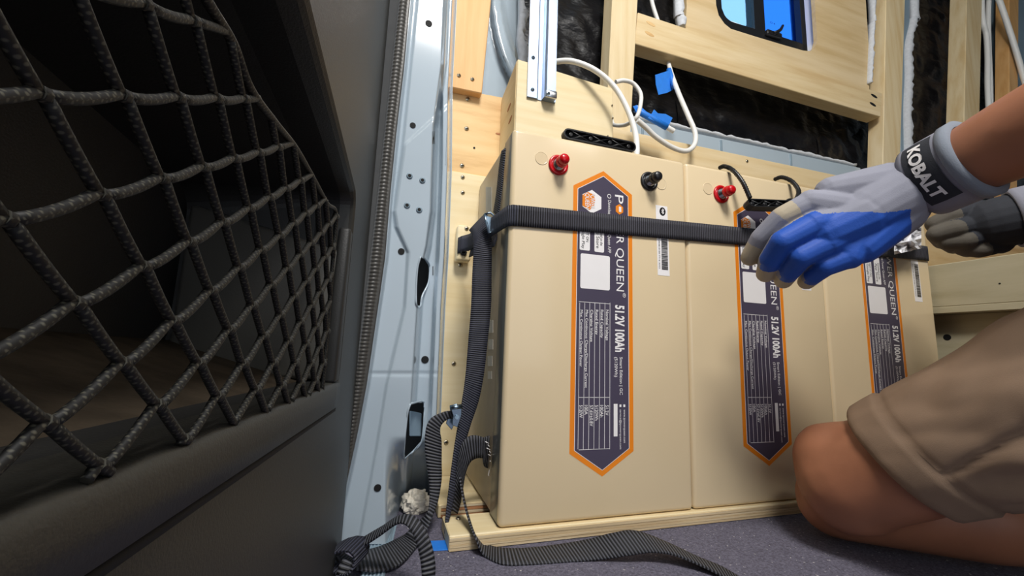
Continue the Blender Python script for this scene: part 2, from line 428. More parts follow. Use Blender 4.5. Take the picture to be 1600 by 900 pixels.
# ------------------------------------------------------------------ door pillar: pressed steel, holes with depth
pl_left = [(-440, 679), (-20, 641), (0, 639), (100, 630), (200, 618), (300, 608), (400, 600), (450, 593), (600, 571), (675, 557), (780, 534), (850, 518)]
pl_right = [(-440, 734), (-20, 713), (0, 712), (140, 705), (265, 704), (400, 699), (480, 694), (600, 689), (700, 685), (850, 680)]
pl_main = [(-440, 712), (-20, 692), (0, 692), (100, 688), (200, 675), (260, 673), (330, 671), (385, 664), (420, 656), (480, 650), (560, 645), (640, 640), (850, 628)]
pl_step = [(-440, 690), (-20, 650), (0, 652), (200, 632), (235, 628), (330, 614), (355, 618), (395, 637), (480, 632), (600, 604), (700, 588), (850, 560)]
def sstep(a, b, x):
    x = max(0, min(1, (x-a)/(b-a))); return x*x*(3-2*x)
def pillar_Y(u, v):
    L = interp(pl_left, v); R = interp(pl_right, v); m_ = interp(pl_main, v); st = interp(pl_step, v)
    y = .022
    y += .010*sstep(L+3, L+8, u)
    y -= .0035*sstep(st-3, st+3, u)
    y += .006*sstep(195, 215, v)*sstep(420, 400, v)*0
    diag = 205 + (650-u)*.9
    if v < 430: y -= .0022*sstep(diag, diag+10, v)*sstep(0, 6, u-st)*sstep(430, 330, v)
    y += .055*sstep(m_, m_+11, u)
    y -= .022*sstep(R-18, R-12, u)*sstep(0, .5, 1)
    y += .10*sstep(R-6, R+1, u)
    y += .0006*sstep(579, 583, v)*sstep(589, 585, v)
    if v > 680: y += .125*sstep(680, 790, v)*sstep(600, 632, u)
    return y
holes = [[(657,401),(664,404),(671,415),(670,440),(660,462),(657,478),(651,478),(650,455),(652,420)],
         [(641,631),(662,628),(663,650),(659,690),(645,706),(633,717),(631,705),(636,650)]]
def inside(p, poly):
    c = False; n = len(poly)
    for i in range(n):
        (x1, y1), (x2, y2) = poly[i], poly[(i+1) % n]
        if (y1 > p[1]) != (y2 > p[1]) and p[0] < (x2-x1)*(p[1]-y1)/(y2-y1)+x1: c = not c
    return c
mb = MB(); NU, NV = 100, 900; g = []
for j in range(NV+1):
    v = -440+1290*j/NV; L = interp(pl_left, v); R = interp(pl_right, v)+2
    row = []
    for i in range(NU+1):
        u = L+(R-L)*i/NU; row.append((u, v, mb.bm.verts.new(at(u, v, pillar_Y(u, v)))))
    g.append(row)
for j in range(NV):
    for i in range(NU):
        c = (g[j][i][0]+.4, g[j][i][1]+.7)
        if any(inside(c, h) for h in holes): continue
        mb.face([g[j][i][2], g[j+1][i][2], g[j+1][i+1][2], g[j][i+1][2]], 0, True)
pillar = struct(mb.build('wall_left', 'body'))
mb = MB()
for h in holes:
    cx = sum(p[0] for p in h)/len(h); cy = sum(p[1] for p in h)/len(h)
    front = [at(u, v, pillar_Y(u, v)+.0005) for u, v in h]; back = [at(cx+(u-cx)*1.0, cy+(v-cy)*1.0, pillar_Y(cx, cy)+.05) for u, v in h]
    mb.rings([front, [p+V(0, .006, 0) for p in front]], True, False, 0)
    loop = cr(front+[front[0]], 5); mb.tube(loop, .0013, 8)
    bx = [at(cx+(u-cx)*1.5, cy+(v-cy)*1.2, pillar_Y(cx, cy)+.06) for u, v in h]; mb.poly(bx, 1)
mb.build('cavity', ['body', 'void'], pillar)
mb = MB(); mb.board([at(u, v, .10) for u, v in ((640, 682), (658, 682), (659, 646), (640, 642))], (0, .004, 0)); mb.build('inner_panel', 'body_dull', pillar)
for u, v, r in ((664, 562, .0042), (590, 762, .0034), (627, 393, .0034), (670, 37, .0040), (645, 196, .0032)):
    mb = MB(); p = at(u, v, pillar_Y(u, v)); mb.lathe(p-V(0, .0008, 0), (0, 1, 0), [(0, r*1.25), (.0004, r*1.2), (.0005, r), (.0008, r)], 16); mb.build('bolt_hole', 'void', pillar)
for u, v in ((640, 275), (660, 282), (636, 321), (655, 328)):
    mb = MB(); p = at(u, v, pillar_Y(u, v)); mb.lathe(p+V(0, .001, 0), (0, -1, 0), [(0, .0042), (.002, .0040), (.0024, .0028)], 14, 0)
    mb.lathe(p-V(0, .0012, 0), (0, -1, 0), [(0, .0024), (.0004, .0023), (.0005, .0022)], 12, 1); mb.build('rivet_nut', ['body_dull', 'void'], pillar)
for q in ([(676, 225), (679, 225), (679, 205), (676, 205)], [(696, 258), (699, 258), (701, 208), (698, 208)], [(676, 430), (677, 430), (677, 416), (676, 416)]):
    mb = MB(); mb.board([at(u, v, pillar_Y(u, v)-.0008) for u, v in q], (0, .002, 0), 0); mb.build('slot', 'void', pillar)
# blocks hidden behind the pillar so no gap shows to the side
mb = MB(); mb.box(-.40, -.07, .235, .243, ZF, 1.6); mb.build('inner_panel', 'body_dull', pillar)

# ------------------------------------------------------------------ ribbed rubber door seal
sl_left = [(-440, 672), (-20, 626), (0, 624), (150, 607), (300, 591), (450, 573), (600, 553), (680, 541), (780, 532), (850, 520), (905, 505)]
mb = MB(); R = []; N = 920; YD = .012
sealpts = []
for k in range(N+1):
    v = -430+1335*k/N
    a = at(interp(sl_left, v)-1, v, YD); b = at(interp(pl_left, v)+2, v, YD)
    ph = (k % 4); rib = (0, .0010, .0010, 0)[ph]
    c = (a+b)/2; hw = (b-a)*.5; n = V(0, -1, 0)
    fl_ = at(interp(sl_left, v)-18, v, YD+.006)
    R.append([fl_+V(0,.006,0), fl_, c-hw+n*-.001, c-hw+n*.001, c-hw*.72+n*(.005+rib), c-hw*.1+n*(.0065+rib), c+hw*.35+n*(.0045+rib*.6), c+hw*.62+n*.002, c+hw*.8+n*.004, c+hw+n*.001, c+hw+V(0,.014,0)])
mb.rings(R, True, True)
seal = struct(mb.build('trim_1', 'rubber'))
# ------------------------------------------------------------------ open door: dark moulded card with a netted pocket
VPU = 628
du = ray(VPU, 562); du.z = 0; du.normalize()
P0 = at(559, 562, .004)                                               # a point at the far edge of the card
nrm = Vector((du.y, -du.x, 0))                                        # towards the camera side (right)
def card(u, v, off=0):
    r = ray(u, v); t_ = (P0+nrm*off-CAM).dot(nrm)/r.dot(nrm); return CAM+r*t_
def cuv(p): d = V(p)-P0; return d.dot(du), p.z
def cpt(s, z, off=0): return P0+du*s+nrm*off+Vector((0, 0, z-P0.z))
p_tr = cuv(card(556, 305)); p_br = cuv(card(526, 628)); p_tl = cuv(card(482, 10)); p_bl = cuv(card(200, 724)); p_bo = cuv(card(507, 606))
s_r = (p_tr[0]+p_br[0])/2
slope_t = (p_tr[1]-p_tl[1])/(p_tr[0]-p_tl[0]); slope_b = (p_bo[1]-p_bl[1])/(p_bo[0]-p_bl[0])
def zt(s): return p_tr[1]+slope_t*(s-p_tr[0])
def zb(s): return p_bo[1]+slope_b*(s-p_bo[0])
s_l = s_r-.62
def outline(grow=0, rc=.012, n=6):
    """rounded opening, starting lower left, counter-clockwise seen from the right"""
    pts = []
    a, b = s_l-grow, s_r+grow
    for cx, cz, a0 in ((b-rc, zb(b)+rc-grow, -90), (b-rc, zt(b)-rc+grow, 0), (a+rc, zt(a)-rc+grow, 90), (a+rc, zb(a)+rc-grow, 180)):
        for k in range(n+1):
            t_ = math.radians(a0+90*k/n); pts.append((cx+rc*math.cos(t_), cz+rc*math.sin(t_)))
    return pts
mb = MB()
op = outline(); n = len(op)
def ring_at(pts, off): return [cpt(s, z, off) for s, z in pts]
outer = []
bz0, bz1, bs0, bs1 = -.10, 1.25, -1.15, 0.0
def to_rect(s, z):
    cs, cz = s_r-.3, (zt(s_r)+zb(s_r))/2
    d = (s-cs, z-cz); k = min((bs1-cs)/d[0] if d[0] > 0 else (bs0-cs)/d[0] if d[0] < 0 else 1e9, (bz1-cz)/d[1] if d[1] > 0 else (bz0-cz)/d[1] if d[1] < 0 else 1e9)
    return cs+d[0]*k, cz+d[1]*k
outer = [to_rect(*q) for q in op]
# insert the rectangle's corners exactly
for cs, cz in ((bs1, bz0), (bs1, bz1), (bs0, bz1), (bs0, bz0)):
    i = min(range(n), key=lambda k: (outer[k][0]-cs)**2+(outer[k][1]-cz)**2); outer[i] = (cs, cz)
lip = outline(.004, .016)
mid = [(l[0]+(o[0]-l[0])*.5, l[1]+(o[1]-l[1])*.5) for l, o in zip(lip, outer)]
mb.rings([ring_at(outer, -.03), ring_at(outer, 0), ring_at(mid, 0), ring_at(lip, 0), ring_at(outline(.0015, .0135), -.0015), ring_at(op, -.004), ring_at(outline(-.002, .011), -.012)], True, False, 0, False)
door = struct(mb.build('door_1', 'trim', None, True))
mb = MB()
inn = outline(-.002, .011); deep_ = outline(-.02, .02)
mb.rings([ring_at(inn, -.012), ring_at(inn, -.03), ring_at(deep_, -.115)], True, False, 0, False); mb.poly(ring_at(deep_, -.115), 0)
mb.build('pocket', 'trim_black', door)
# pocket floor felt, raised end wall, end frame
mb = MB(); zf = zb(s_r)+.012
mb.hexa([cpt(s_l, zb(s_l)-.008, -.013), cpt(s_r-.010, zb(s_r)-.008, -.013), cpt(s_r-.010, zb(s_r)-.002, -.013), cpt(s_l, zb(s_l)-.002, -.013),
         cpt(s_l, zb(s_l)+.016, -.112), cpt(s_r-.010, zb(s_r)+.016, -.112), cpt(s_r-.010, zb(s_r)+.030, -.112), cpt(s_l, zb(s_l)+.030, -.112)], .002)
mb.build('pocket_floor', 'felt', door)
mb = MB()
mb.hexa([cpt(s_r-.022, zb(s_r)+.004, -.004), cpt(s_r-.004, zb(s_r)+.004, -.002), cpt(s_r-.004, zt(s_r)-.055, -.002), cpt(s_r-.022, zt(s_r)-.055, -.004),
         cpt(s_r-.030, zb(s_r)+.004, -.11), cpt(s_r-.004, zb(s_r)+.004, -.11), cpt(s_r-.004, zt(s_r)-.03, -.11), cpt(s_r-.030, zt(s_r)-.03, -.11)], .004)
mb.build('pocket_end', 'trim_lit', door)
mb = MB()
mb.hexa([cpt(s_r-.03, zb(s_r)+.002, .0015), cpt(s_r-.008, zb(s_r)+.002, .0015), cpt(s_r-.008, zt(s_r)-.035, .0015), cpt(s_r-.022, zt(s_r)-.035, .0015),
         cpt(s_r-.03, zb(s_r)+.002, -.008), cpt(s_r-.008, zb(s_r)+.002, -.008), cpt(s_r-.008, zt(s_r)-.035, -.008), cpt(s_r-.022, zt(s_r)-.035, -.008)], .0025)
mb.build('pocket_frame', 'trim_black', door)
# bottom ledge of the pocket: a proud rail, groove below it
zl = [cuv(card(507, 603)), cuv(card(200, 722))]
sl_ = (zl[0][1]-zl[1][1])/(zl[0][0]-zl[1][0])
def zledge(s): return zl[0][1]+sl_*(s-zl[0][0])
gl = [cuv(card(523, 640)), cuv(card(200, 862))]
sg_ = (gl[0][1]-gl[1][1])/(gl[0][0]-gl[1][0])
def zgro(s): return gl[0][1]+sg_*(s-gl[0][0])
mb = MB(); rr = []
for k in range(40):
    s = s_l-.2+(s_r-.003-(s_l-.2))*k/39
    a, b = zledge(s), zgro(s)+.0012
    rr.append([cpt(s, a, -.02), cpt(s, a, -.001), cpt(s, a-.0012, .0015), cpt(s, a-.004, .0025), cpt(s, (a+b)/2, .0025), cpt(s, b+.001, .0015), cpt(s, b, -.002), cpt(s, b, -.02)])
mb.rings(rr); mb.build('pocket_ledge', 'trim', door)
mb = MB(); rr = []
for k in range(40):
    s = s_l-.2+(s_r-.003-(s_l-.2))*k/39; b = zgro(s)
    rr.append([cpt(s, b+.0012, .0004), cpt(s, b-.0012, .0004), cpt(s, b-.0012, -.003), cpt(s, b+.0012, -.003)])
mb.rings(rr); mb.build('groove', 'void', door)
# cargo net: a regular diamond lattice of braided cord stretched over the pocket
HM = [177.996, 123.4643, 63.6315, 41.0863, 218.7738, 144.7009, .257, .2005]
def netp(i, j, off=.001):
    d = HM[6]*i+HM[7]*j+1
    u, v = (HM[0]*i+HM[1]*j+HM[2])/d, (HM[3]*i+HM[4]*j+HM[5])/d
    return (u, v), d
border = [(296, -45), (330, 12), (365, 70), (392, 140), (430, 192), (462, 232), (490, 280), (511, 318), (525, 336), (519, 420), (511, 520), (503, 612)]
poly_ = border + [(503, 608), (440, 632), (330, 675), (190, 729), (-20, 810), (-400, 957), (-400, -200), (200, -200)]
def sag(s, z): return .0012
nd = {}
for i in range(-3, 12):
    for j in range(-2, 12):
        (u, v), d = netp(i, j)
        if d < .35 or not inside((u, v), poly_) or u < -250 or v < -160: continue
        jx = 3*noise.noise((i*1.7, j*1.3, .5))*(1/d)*1.6; jy = 3*noise.noise((i*1.1, j*2.3, 8.5))*(1/d)*1.6
        w_ = 24/d/1.9
        A = card(u+jx-w_*.5, v+jy-w_*.20, .0006); B = card(u+jx+w_*.5, v+jy+w_*.26, .0006)
        nd[i, j] = (A, B)
def cord(mb, a, b, r, bow=.06):
    L = (b-a).length; sg = Vector((0, 0, -1))*L*bow
    pts = [a+(b-a)*k/5+sg*(1-(2*k/5-1)**2) for k in range(6)]
    mb.tube(pts, r, 8, 0, 1100)
cells = []
net = thing('cargo_net', 'black braided cord net stretched over the door pocket', 'net', P0)
def rad(p): return .00066+.0010*min(1, (p-CAM).length/.30)
def nearest_border(q):
    return min(range(len(bp_)), key=lambda k: (bp_[k]-q).length)
bp_ = cr([card(u, v, .0006) for u, v in border], 10)
for (i, j), (A, B) in nd.items():
    mb = MB()
    cord(mb, A, B, rad(A)*1.25, 0)
    for (k, l) in ((i+1, j), (i, j+1)):
        if (k, l) in nd: cord(mb, B, nd[k, l][0], rad(B), .05 if l == j else .015)
        else:
            (u, v), d = netp(k, l)
            if d < .35: continue
            q = card(u, v, .0006) if u < 600 else bp_[-1]
            e = None
            for t_ in range(1, 21):
                (uu, vv), d2 = netp(i+(k-i)*t_/20, j+(l-j)*t_/20)
                if not inside((uu, vv), poly_): e = card(uu, vv, .0006); break
            if e is not None and (e-B).length > .002: cord(mb, B, e, rad(B), 0)
    if (i-1, j) not in nd and -200 < netp(i, j)[0][0]:
        e = None
        for t_ in range(1, 21):
            (uu, vv), d2 = netp(i-t_/20, j)
            if d2 < .3: break
            if not inside((uu, vv), poly_): e = card(uu, vv, .0006); break
        if e is not None: cord(mb, A, e, rad(A), 0)
    if (i, j-1) not in nd:
        e = None
        for t_ in range(1, 21):
            (uu, vv), d2 = netp(i, j-t_/20)
            if d2 < .3: break
            if not inside((uu, vv), poly_): e = card(uu, vv, .0006); break
        if e is not None: cord(mb, A, e, rad(A), 0)
    mb.build('net_knot', 'cord', net)
mb = MB(); mb.tube(bp_, .0013, 8, 0, 1100); mb.build('border_cord', 'cord', net)
# ================================================================== TIMBER FRAMING ON THE BACK WALL
YB = .30
def timber(name, label, quad, Y, th, mat, cat='board', group=None, bev=.0015):
    q = [at(u, v, Y) for u, v in quad]
    if cat == 'post' or quad[3][1] == -25:                            # posts run on up to the roof
        for a, b in ((0, 3), (1, 2)): q[a], q[b] = (q[a]+(q[b]-q[a])*(((.55 if quad[3][0] > 1450 else q[a].z)-q[a].z)/(q[b].z-q[a].z)), q[a]+(q[b]-q[a])*((1.94-q[a].z)/(q[b].z-q[a].z)))
    mb = MB(); mb.board(q, (0, th, 0), bev); o = mb.build(name, mat); return tag(o, label, cat, group)
G = 'pale wood framing on the back wall'
timber('wood_post', 'tall pale wood post rising behind the white cable loops', [(944, 262), (983, 250), (998, -25), (958, -25)], YB, .045, 'maple_v', 'post', G)
rail = timber('wood_rail', 'pale wood rail running under the blue window', [(992, 68), (1376, 182.5), (1379, 145.8), (997, 19)], YB+.004, .040, 'maple_h', 'rail', G)
timber('wood_post', 'pale wood post right of the window with the rail butting into it', [(1378, 330), (1404, 330), (1415, -25), (1385, -25)], YB+.006, .045, 'maple_v', 'post', G)
timber('wood_post', 'pale wood post right of the wide black insulation bay', [(1505, 250), (1529, 250), (1535, -25), (1511, -25)], YB, .05, 'maple_v', 'post', G)
timber('wood_post', 'brown wood post at the upper right corner behind the diagonal cable', [(1577, 215), (1590, 215), (1592, -25), (1577, -25)], YB+.005, .04, 'alder_v', 'post', G)
low = timber('wood_rail', 'low pale wood rail just behind the battery tops', [(955, 262), (1432, 362), (1432, 300), (955, 199)], .26, .045, 'maple_h', 'rail', G)
timber('wood_rail', 'wood rail piece behind the far glove, right of the batteries', [(1440, 420), (1640, 405), (1640, 318), (1440, 330)], .24, .03, 'alder_h', 'rail', G)
for (u, v) in ((1366, 150), (1364, 163), (1017, 37), (1015, 53)):
    p = at(u, v, YB+.0036); mb = MB()
    mb.prism([p+V(.014*math.cos(a), 0, .0048*math.sin(a)-.003*math.cos(a)) for a in [2*PI*k/16 for k in range(16)]], (0, .002, 0)); mb.build('pocket_hole_or_shadow', 'void' if u > 1100 else 'alder_h', rail)  # left pair: shadows of the pockets painted as darker wood ovals
for u, v in ((1167, 252),):
    screw(at(u, v, .26), (0, -1, 0), low)
# plywood round the window, cut as four strips with a rounded corner, and window itself
YW = .335
mb = MB()
hole = [(1107, -206), (1119, 8), (1123, 24), (1132, 37), (1142, 45), (1180, 57), (1220, 69), (1255, 79), (1267, 80), (1274, 73), (1277, 62), (1259, -206)]
outp = [(1064, -300), (1073, 10), (1072, 25), (1072, 36), (1071, 46), (1160, 75), (1225, 98), (1300, 124), (1330, 134), (1358, 143), (1359, 100), (1334, -300)]
for Y0, flip in ((YW, 0), (YW+.012, 1)):
    A = [mb.bm.verts.new(at(u, v, Y0 if not flip else YW)+(V(0, .012, 0) if flip else V(0, 0, 0))) for u, v in outp]
    B = [mb.bm.verts.new(at(u, v, YW)+(V(0, .012, 0) if flip else V(0, 0, 0))) for u, v in hole]
    for i in range(-1, len(A)-1): mb.face([A[i], A[i+1], B[i+1], B[i]])
    if not flip: A0, B0 = A, B
    else:
        for P_, Q_ in ((A0, A), (B0, B)):
            for i in range(-1, len(P_)-1): mb.face([P_[i], P_[i+1], Q_[i+1], Q_[i]])
panel = tag(mb.build('window_surround', 'panel_ply', None, True), 'pale plywood panel with the window opening cut into it', 'panel')
# white jamb returning to the window
mb = MB(); B1 = [at(u, v, YW+.012) for u, v in hole]; rr = [B1, [p+V(0, .055, 0) for p in B1]]
R_ = [[mb.bm.verts.new(p) for p in r] for r in rr]
for i in range(-1, len(hole)-1): mb.face([R_[0][i], R_[0][i+1], R_[1][i+1], R_[1][i]], 0, True)
mb.build('jamb', 'white_print', panel)
YF = .365
win = struct(bpy.data.objects.new('window_1', None)); COL.objects.link(win); win.location = at(1190, 20, YF)
def pane(pts, Y, mat, name):
    mb = MB(); mb.prism([at(u, v, Y) for u, v in pts], (0, .004, 0)); return mb.build(name, mat, win)
pane([(1108, -220), (1122, 12), (1140, 30), (1186, 46), (1170, -220)], YF+.012, 'glass_frost', 'pane')
pane([(1170, -220), (1186, 46), (1258, 74), (1236, -220)], YF+.020, 'glass_blue', 'pane')
def strip(name, pts, w, Y, th, mat='black'):
    """frame bar along pixel points, w metres wide to the inside"""
    mb = MB(); c = [at(u, v, Y) for u, v in pts]; R = []
    for i, p in enumerate(c):
        d = (c[min(i+1, len(c)-1)]-c[max(i-1, 0)]).normalized(); q = Vector((-d.z, 0, d.x))*w
        R.append([p, p+q, p+q+V(0, th, 0), p+V(0, th, 0)])
    mb.rings(R, True, True, 0, False); return mb.build(name, mat, win)
fr_ = cr([at(u, v, YF) for u, v in ((1104, -215), (1118, 0), (1120, 14), (1127, 30), (1140, 42), (1160, 49), (1200, 61), (1240, 74), (1260, 80))], 4)
mb = MB(); R = []
for i, p in enumerate(fr_):
    d = (fr_[min(i+1, len(fr_)-1)]-fr_[max(i-1, 0)]).normalized(); q = Vector((-d.z, 0, d.x))
    R.append([p-q*.004, p+q*.022, p+q*.024+V(0, .02, 0), p-q*.004+V(0, .02, 0)])
mb.rings(R, True, True, 0, False); mb.build('frame', 'black', win)
strip('frame', [(1262, 82), (1241, -215)], .020, YF, .02)
strip('frame', [(1245, -200), (1100, -200)], .022, YF, .02)
strip('mullion', [(1197, 64), (1180, -215)], .042, YF+.002, .03)
strip('sliding_sash', [(1190, 56), (1258, 78)], .020, YF+.006, .02)
# catch on the sash
mb = MB(); a = at(1196, 49, YF-.004); mb.box(a.x, a.x+.060, YF-.012, YF+.006, a.z-.012, a.z+.004, .003)
mb.tube([at(u, v, YF-.012) for u, v in ((1208, 52), (1215, 50), (1220, 46), (1223, 40))], [.006, .006, .005, .004], 8); mb.build('catch', 'black', win)
mb = MB()
text_on(mb, 'O 4', lambda x, y: at(1203+x*8, 36+x*3-y*3, YF+.019)); mb.build('lettering', 'black_print', win)
# ================================================================== LEFT TIMBER PANELS
YL = .225
lb1 = timber('wood_board', 'orange-toned vertical board at the top left beside the pillar', [(700, 135), (753, 146), (770, -25), (713, -25)], YL-.018, .018, 'alder_v')
lb2 = timber('wood_board', 'wide pale board with screws and a dark knot, below the orange vertical board', [(705, 271), (830, 300), (850, 164), (706, 137)], YL, .018, 'alder_h')
x_l = at(694, 480, YL).x
mb = MB(); mb.hexa([V(at(683, 705, YL-.004).x, YL-.004, ZF), V(.16, YL-.004, ZF), V(.16, YL-.004, .540), V(at(706, 266, YL-.004).x, YL-.004, .540)] +
                   [V(at(683, 705, YL-.004).x, YL+.012, ZF), V(.16, YL+.012, ZF), V(.16, YL+.012, .540), V(at(706, 266, YL-.004).x, YL+.012, .540)], .0012, 0, 1)
lb3 = tag(mb.build('plywood_sheet', 'birch'), 'tall birch plywood panel with screws standing left of the batteries', 'panel')
for u, v in ((717, 118), (738, 124)): screw(at(u, v, YL-.018), (0, -1, 0), lb1)
for u, v in ((731, 155), (729, 201), (722, 259)): screw(at(u, v, YL), (0, -1, 0), lb2, .0048)
for u, v in ((723, 277), (723, 301), (719, 414), (709, 568), (697, 691), (731, 735)): screw(at(u, v, YL-.004), (0, -1, 0), lb3)
mb = MB(); p = at(741, 231, YL-.0005); mb.lathe(p, (0, -1, 0), [(0, .0022), (.0004, .002)], 10); mb.build('nail_hole', 'void', lb2)
mb = MB(); p = at(779, 209, YL-.0006); mb.prism([p+V(.006*math.cos(a), 0, .0022*math.sin(a)) for a in [2*PI*k/12 for k in range(12)]], (0, .001, 0)); mb.build('knot', 'ply_red', lb2)
# small block holding the strap end
p = at(724, 381, .205); bl = thing('wood_block', 'small wood block with a bolt screwed to the birch plywood panel', 'block', (p.x, .22, p.z))
mb = MB(); mb.box(p.x-.013, p.x+.013, .196, YL-.0045, at(724, 408, .2).z, at(724, 352, .2).z, .004); mb.build('block', 'birch', bl)
q = at(724, 395, .196); mb = MB(); mb.lathe(q, (0, -1, 0), [(0, .0062), (.004, .0062), (.005, .005), (.005, .003), (.002, .003)], 6); mb.build('bolt', 'void', bl)
q = at(729, 357, .196); screw(q, (0, -1, 0), bl)
# box above the first battery
YX = .125
bxl = at(809, 93, YX).x; bxr = at(958, 150, YX).x; bzt = .720
box_ = thing('plywood_box', 'cream plywood box standing on the leftmost battery behind the metal channel', 'box', (.14, .17, .521))
tl, tr = at(809, 92, YX), at(960, 139, YX)
mb = MB(); mb.board([V(bxl, YX, .5215), V(bxr, YX, .5215), V(bxr, YX, tr.z), V(bxl, YX, tl.z)], (0, .015, 0)); mb.build('front_panel', 'birch', box_)
mb = MB(); mb.hexa([V(bxl-.001, YX+.003, .5215), V(bxl-.001, YX+.003, tl.z-.001), V(bxl-.001, YL-.001, tl.z-.018), V(bxl-.001, YL-.001, .5215),
                    V(bxl+.014, YX+.015, .5215), V(bxl+.014, YX+.015, tl.z-.001), V(bxl+.014, YL-.001, tl.z-.018), V(bxl+.014, YL-.001, .5215)], .001, 0, 1); mb.build('side_panel', 'birch_y', box_)
mb = MB(); mb.box(bxr-.015, bxr, YX+.016, YL-.001, .5215, tr.z-.02, .001); mb.build('side_panel', 'birch_y', box_)
for u, v in ((795, 168), (797, 187)):
    p = atX(u, v, bxl-.0015); mb = MB()
    mb.prism([p+V(0, .011*math.cos(a), .0035*math.sin(a)-.002*math.cos(a)) for a in [2*PI*k/16 for k in range(16)]], (.001, 0, 0)); mb.build('pocket_hole_or_shadow', 'ply_red', box_)
for u, v in ((956, 165), (957, 185), (949, 213)):
    screw(at(u, v, YX), (0, -1, 0), box_, .0018)
# metal channel on the box
ch = thing('metal_channel', 'aluminium channel rail screwed to the front of the plywood box', 'rail', at(845, 155, YX-.002))
xa, xb, xc = at(824, 140, YX-.004).x, at(853, 140, YX-.004).x, at(866, 140, YX-.004).x
zb_, zt_ = at(840, 154, YX-.004).z, 1.85
prof = [(xa, 0), (xa, -.004), (xa+.018, -.004), (xa+.020, -.003), (xa+.0205, -.0012), (xb-.0075, -.0012), (xb-.0065, -.013), (xb-.003, -.016), (xc-.003, -.016), (xc-.001, -.012), (xc, -.004), (xc+.003, -.004), (xc+.003, 0)]
mb = MB(); mb.prism([(x, YX-.0005+y, zb_) for x, y in prof], (0, 0, zt_-zb_)); mb.build('channel', 'alu', ch)
mb = MB(); mb.box(xb-.005, xc, YX-.019, YX-.013, zb_-.002, zb_+.012, .002); mb.build('end_clip', 'steel', ch)
for u, v in ((833, 90), (832, 140)): screw(at(u, v, YX-.0045), (0, -1, 0), ch, .0035, 'zinc')
screw(at(857, 146, YX-.02), (0, -1, 0), ch, .003, 'zinc')

# ================================================================== BASE
XB0 = at(701, 840, 0).x; XB1 = .875
base = thing('battery_platform', 'layered plywood base under the three batteries', 'base', (.4, .1, ZF))
mb = MB(); mb.box(XB0, XB1, -.004, .055, ZF+.0005, -.0005, .0012, 0, 1); mb.build('front_strip', ['birch'], base)
mb = MB(); zs = [ZF+.001, ZF+.0045, ZF+.008, ZF+.0115, -.0022]
for k in range(4): mb.box(XB0+.0005, XB1-.0005, -.0046-.0004*(k % 2), -.003, zs[k], zs[k+1]-.0006, 0, 0)
mb.build('ply_layers', 'ply_edge', base)
mb = MB(); mb.box(at(690, 790, .09).x-.004, XB1, .092, .218, ZF+.0005, -.0008, .001, 0, 1); mb.build('rear_board', 'birch', base)
mb = MB()
for k in range(4): mb.box(at(690, 790, .09).x, .02, .0905, .0925, ZF+.001+k*.0042, ZF+.0042+k*.0042, 0, k % 2)
mb.build('rear_edge', ['ply_red', 'ply_edge'], base)
screw(atZ(716, 811, -.0006), (0, 0, 1), base, .0035)
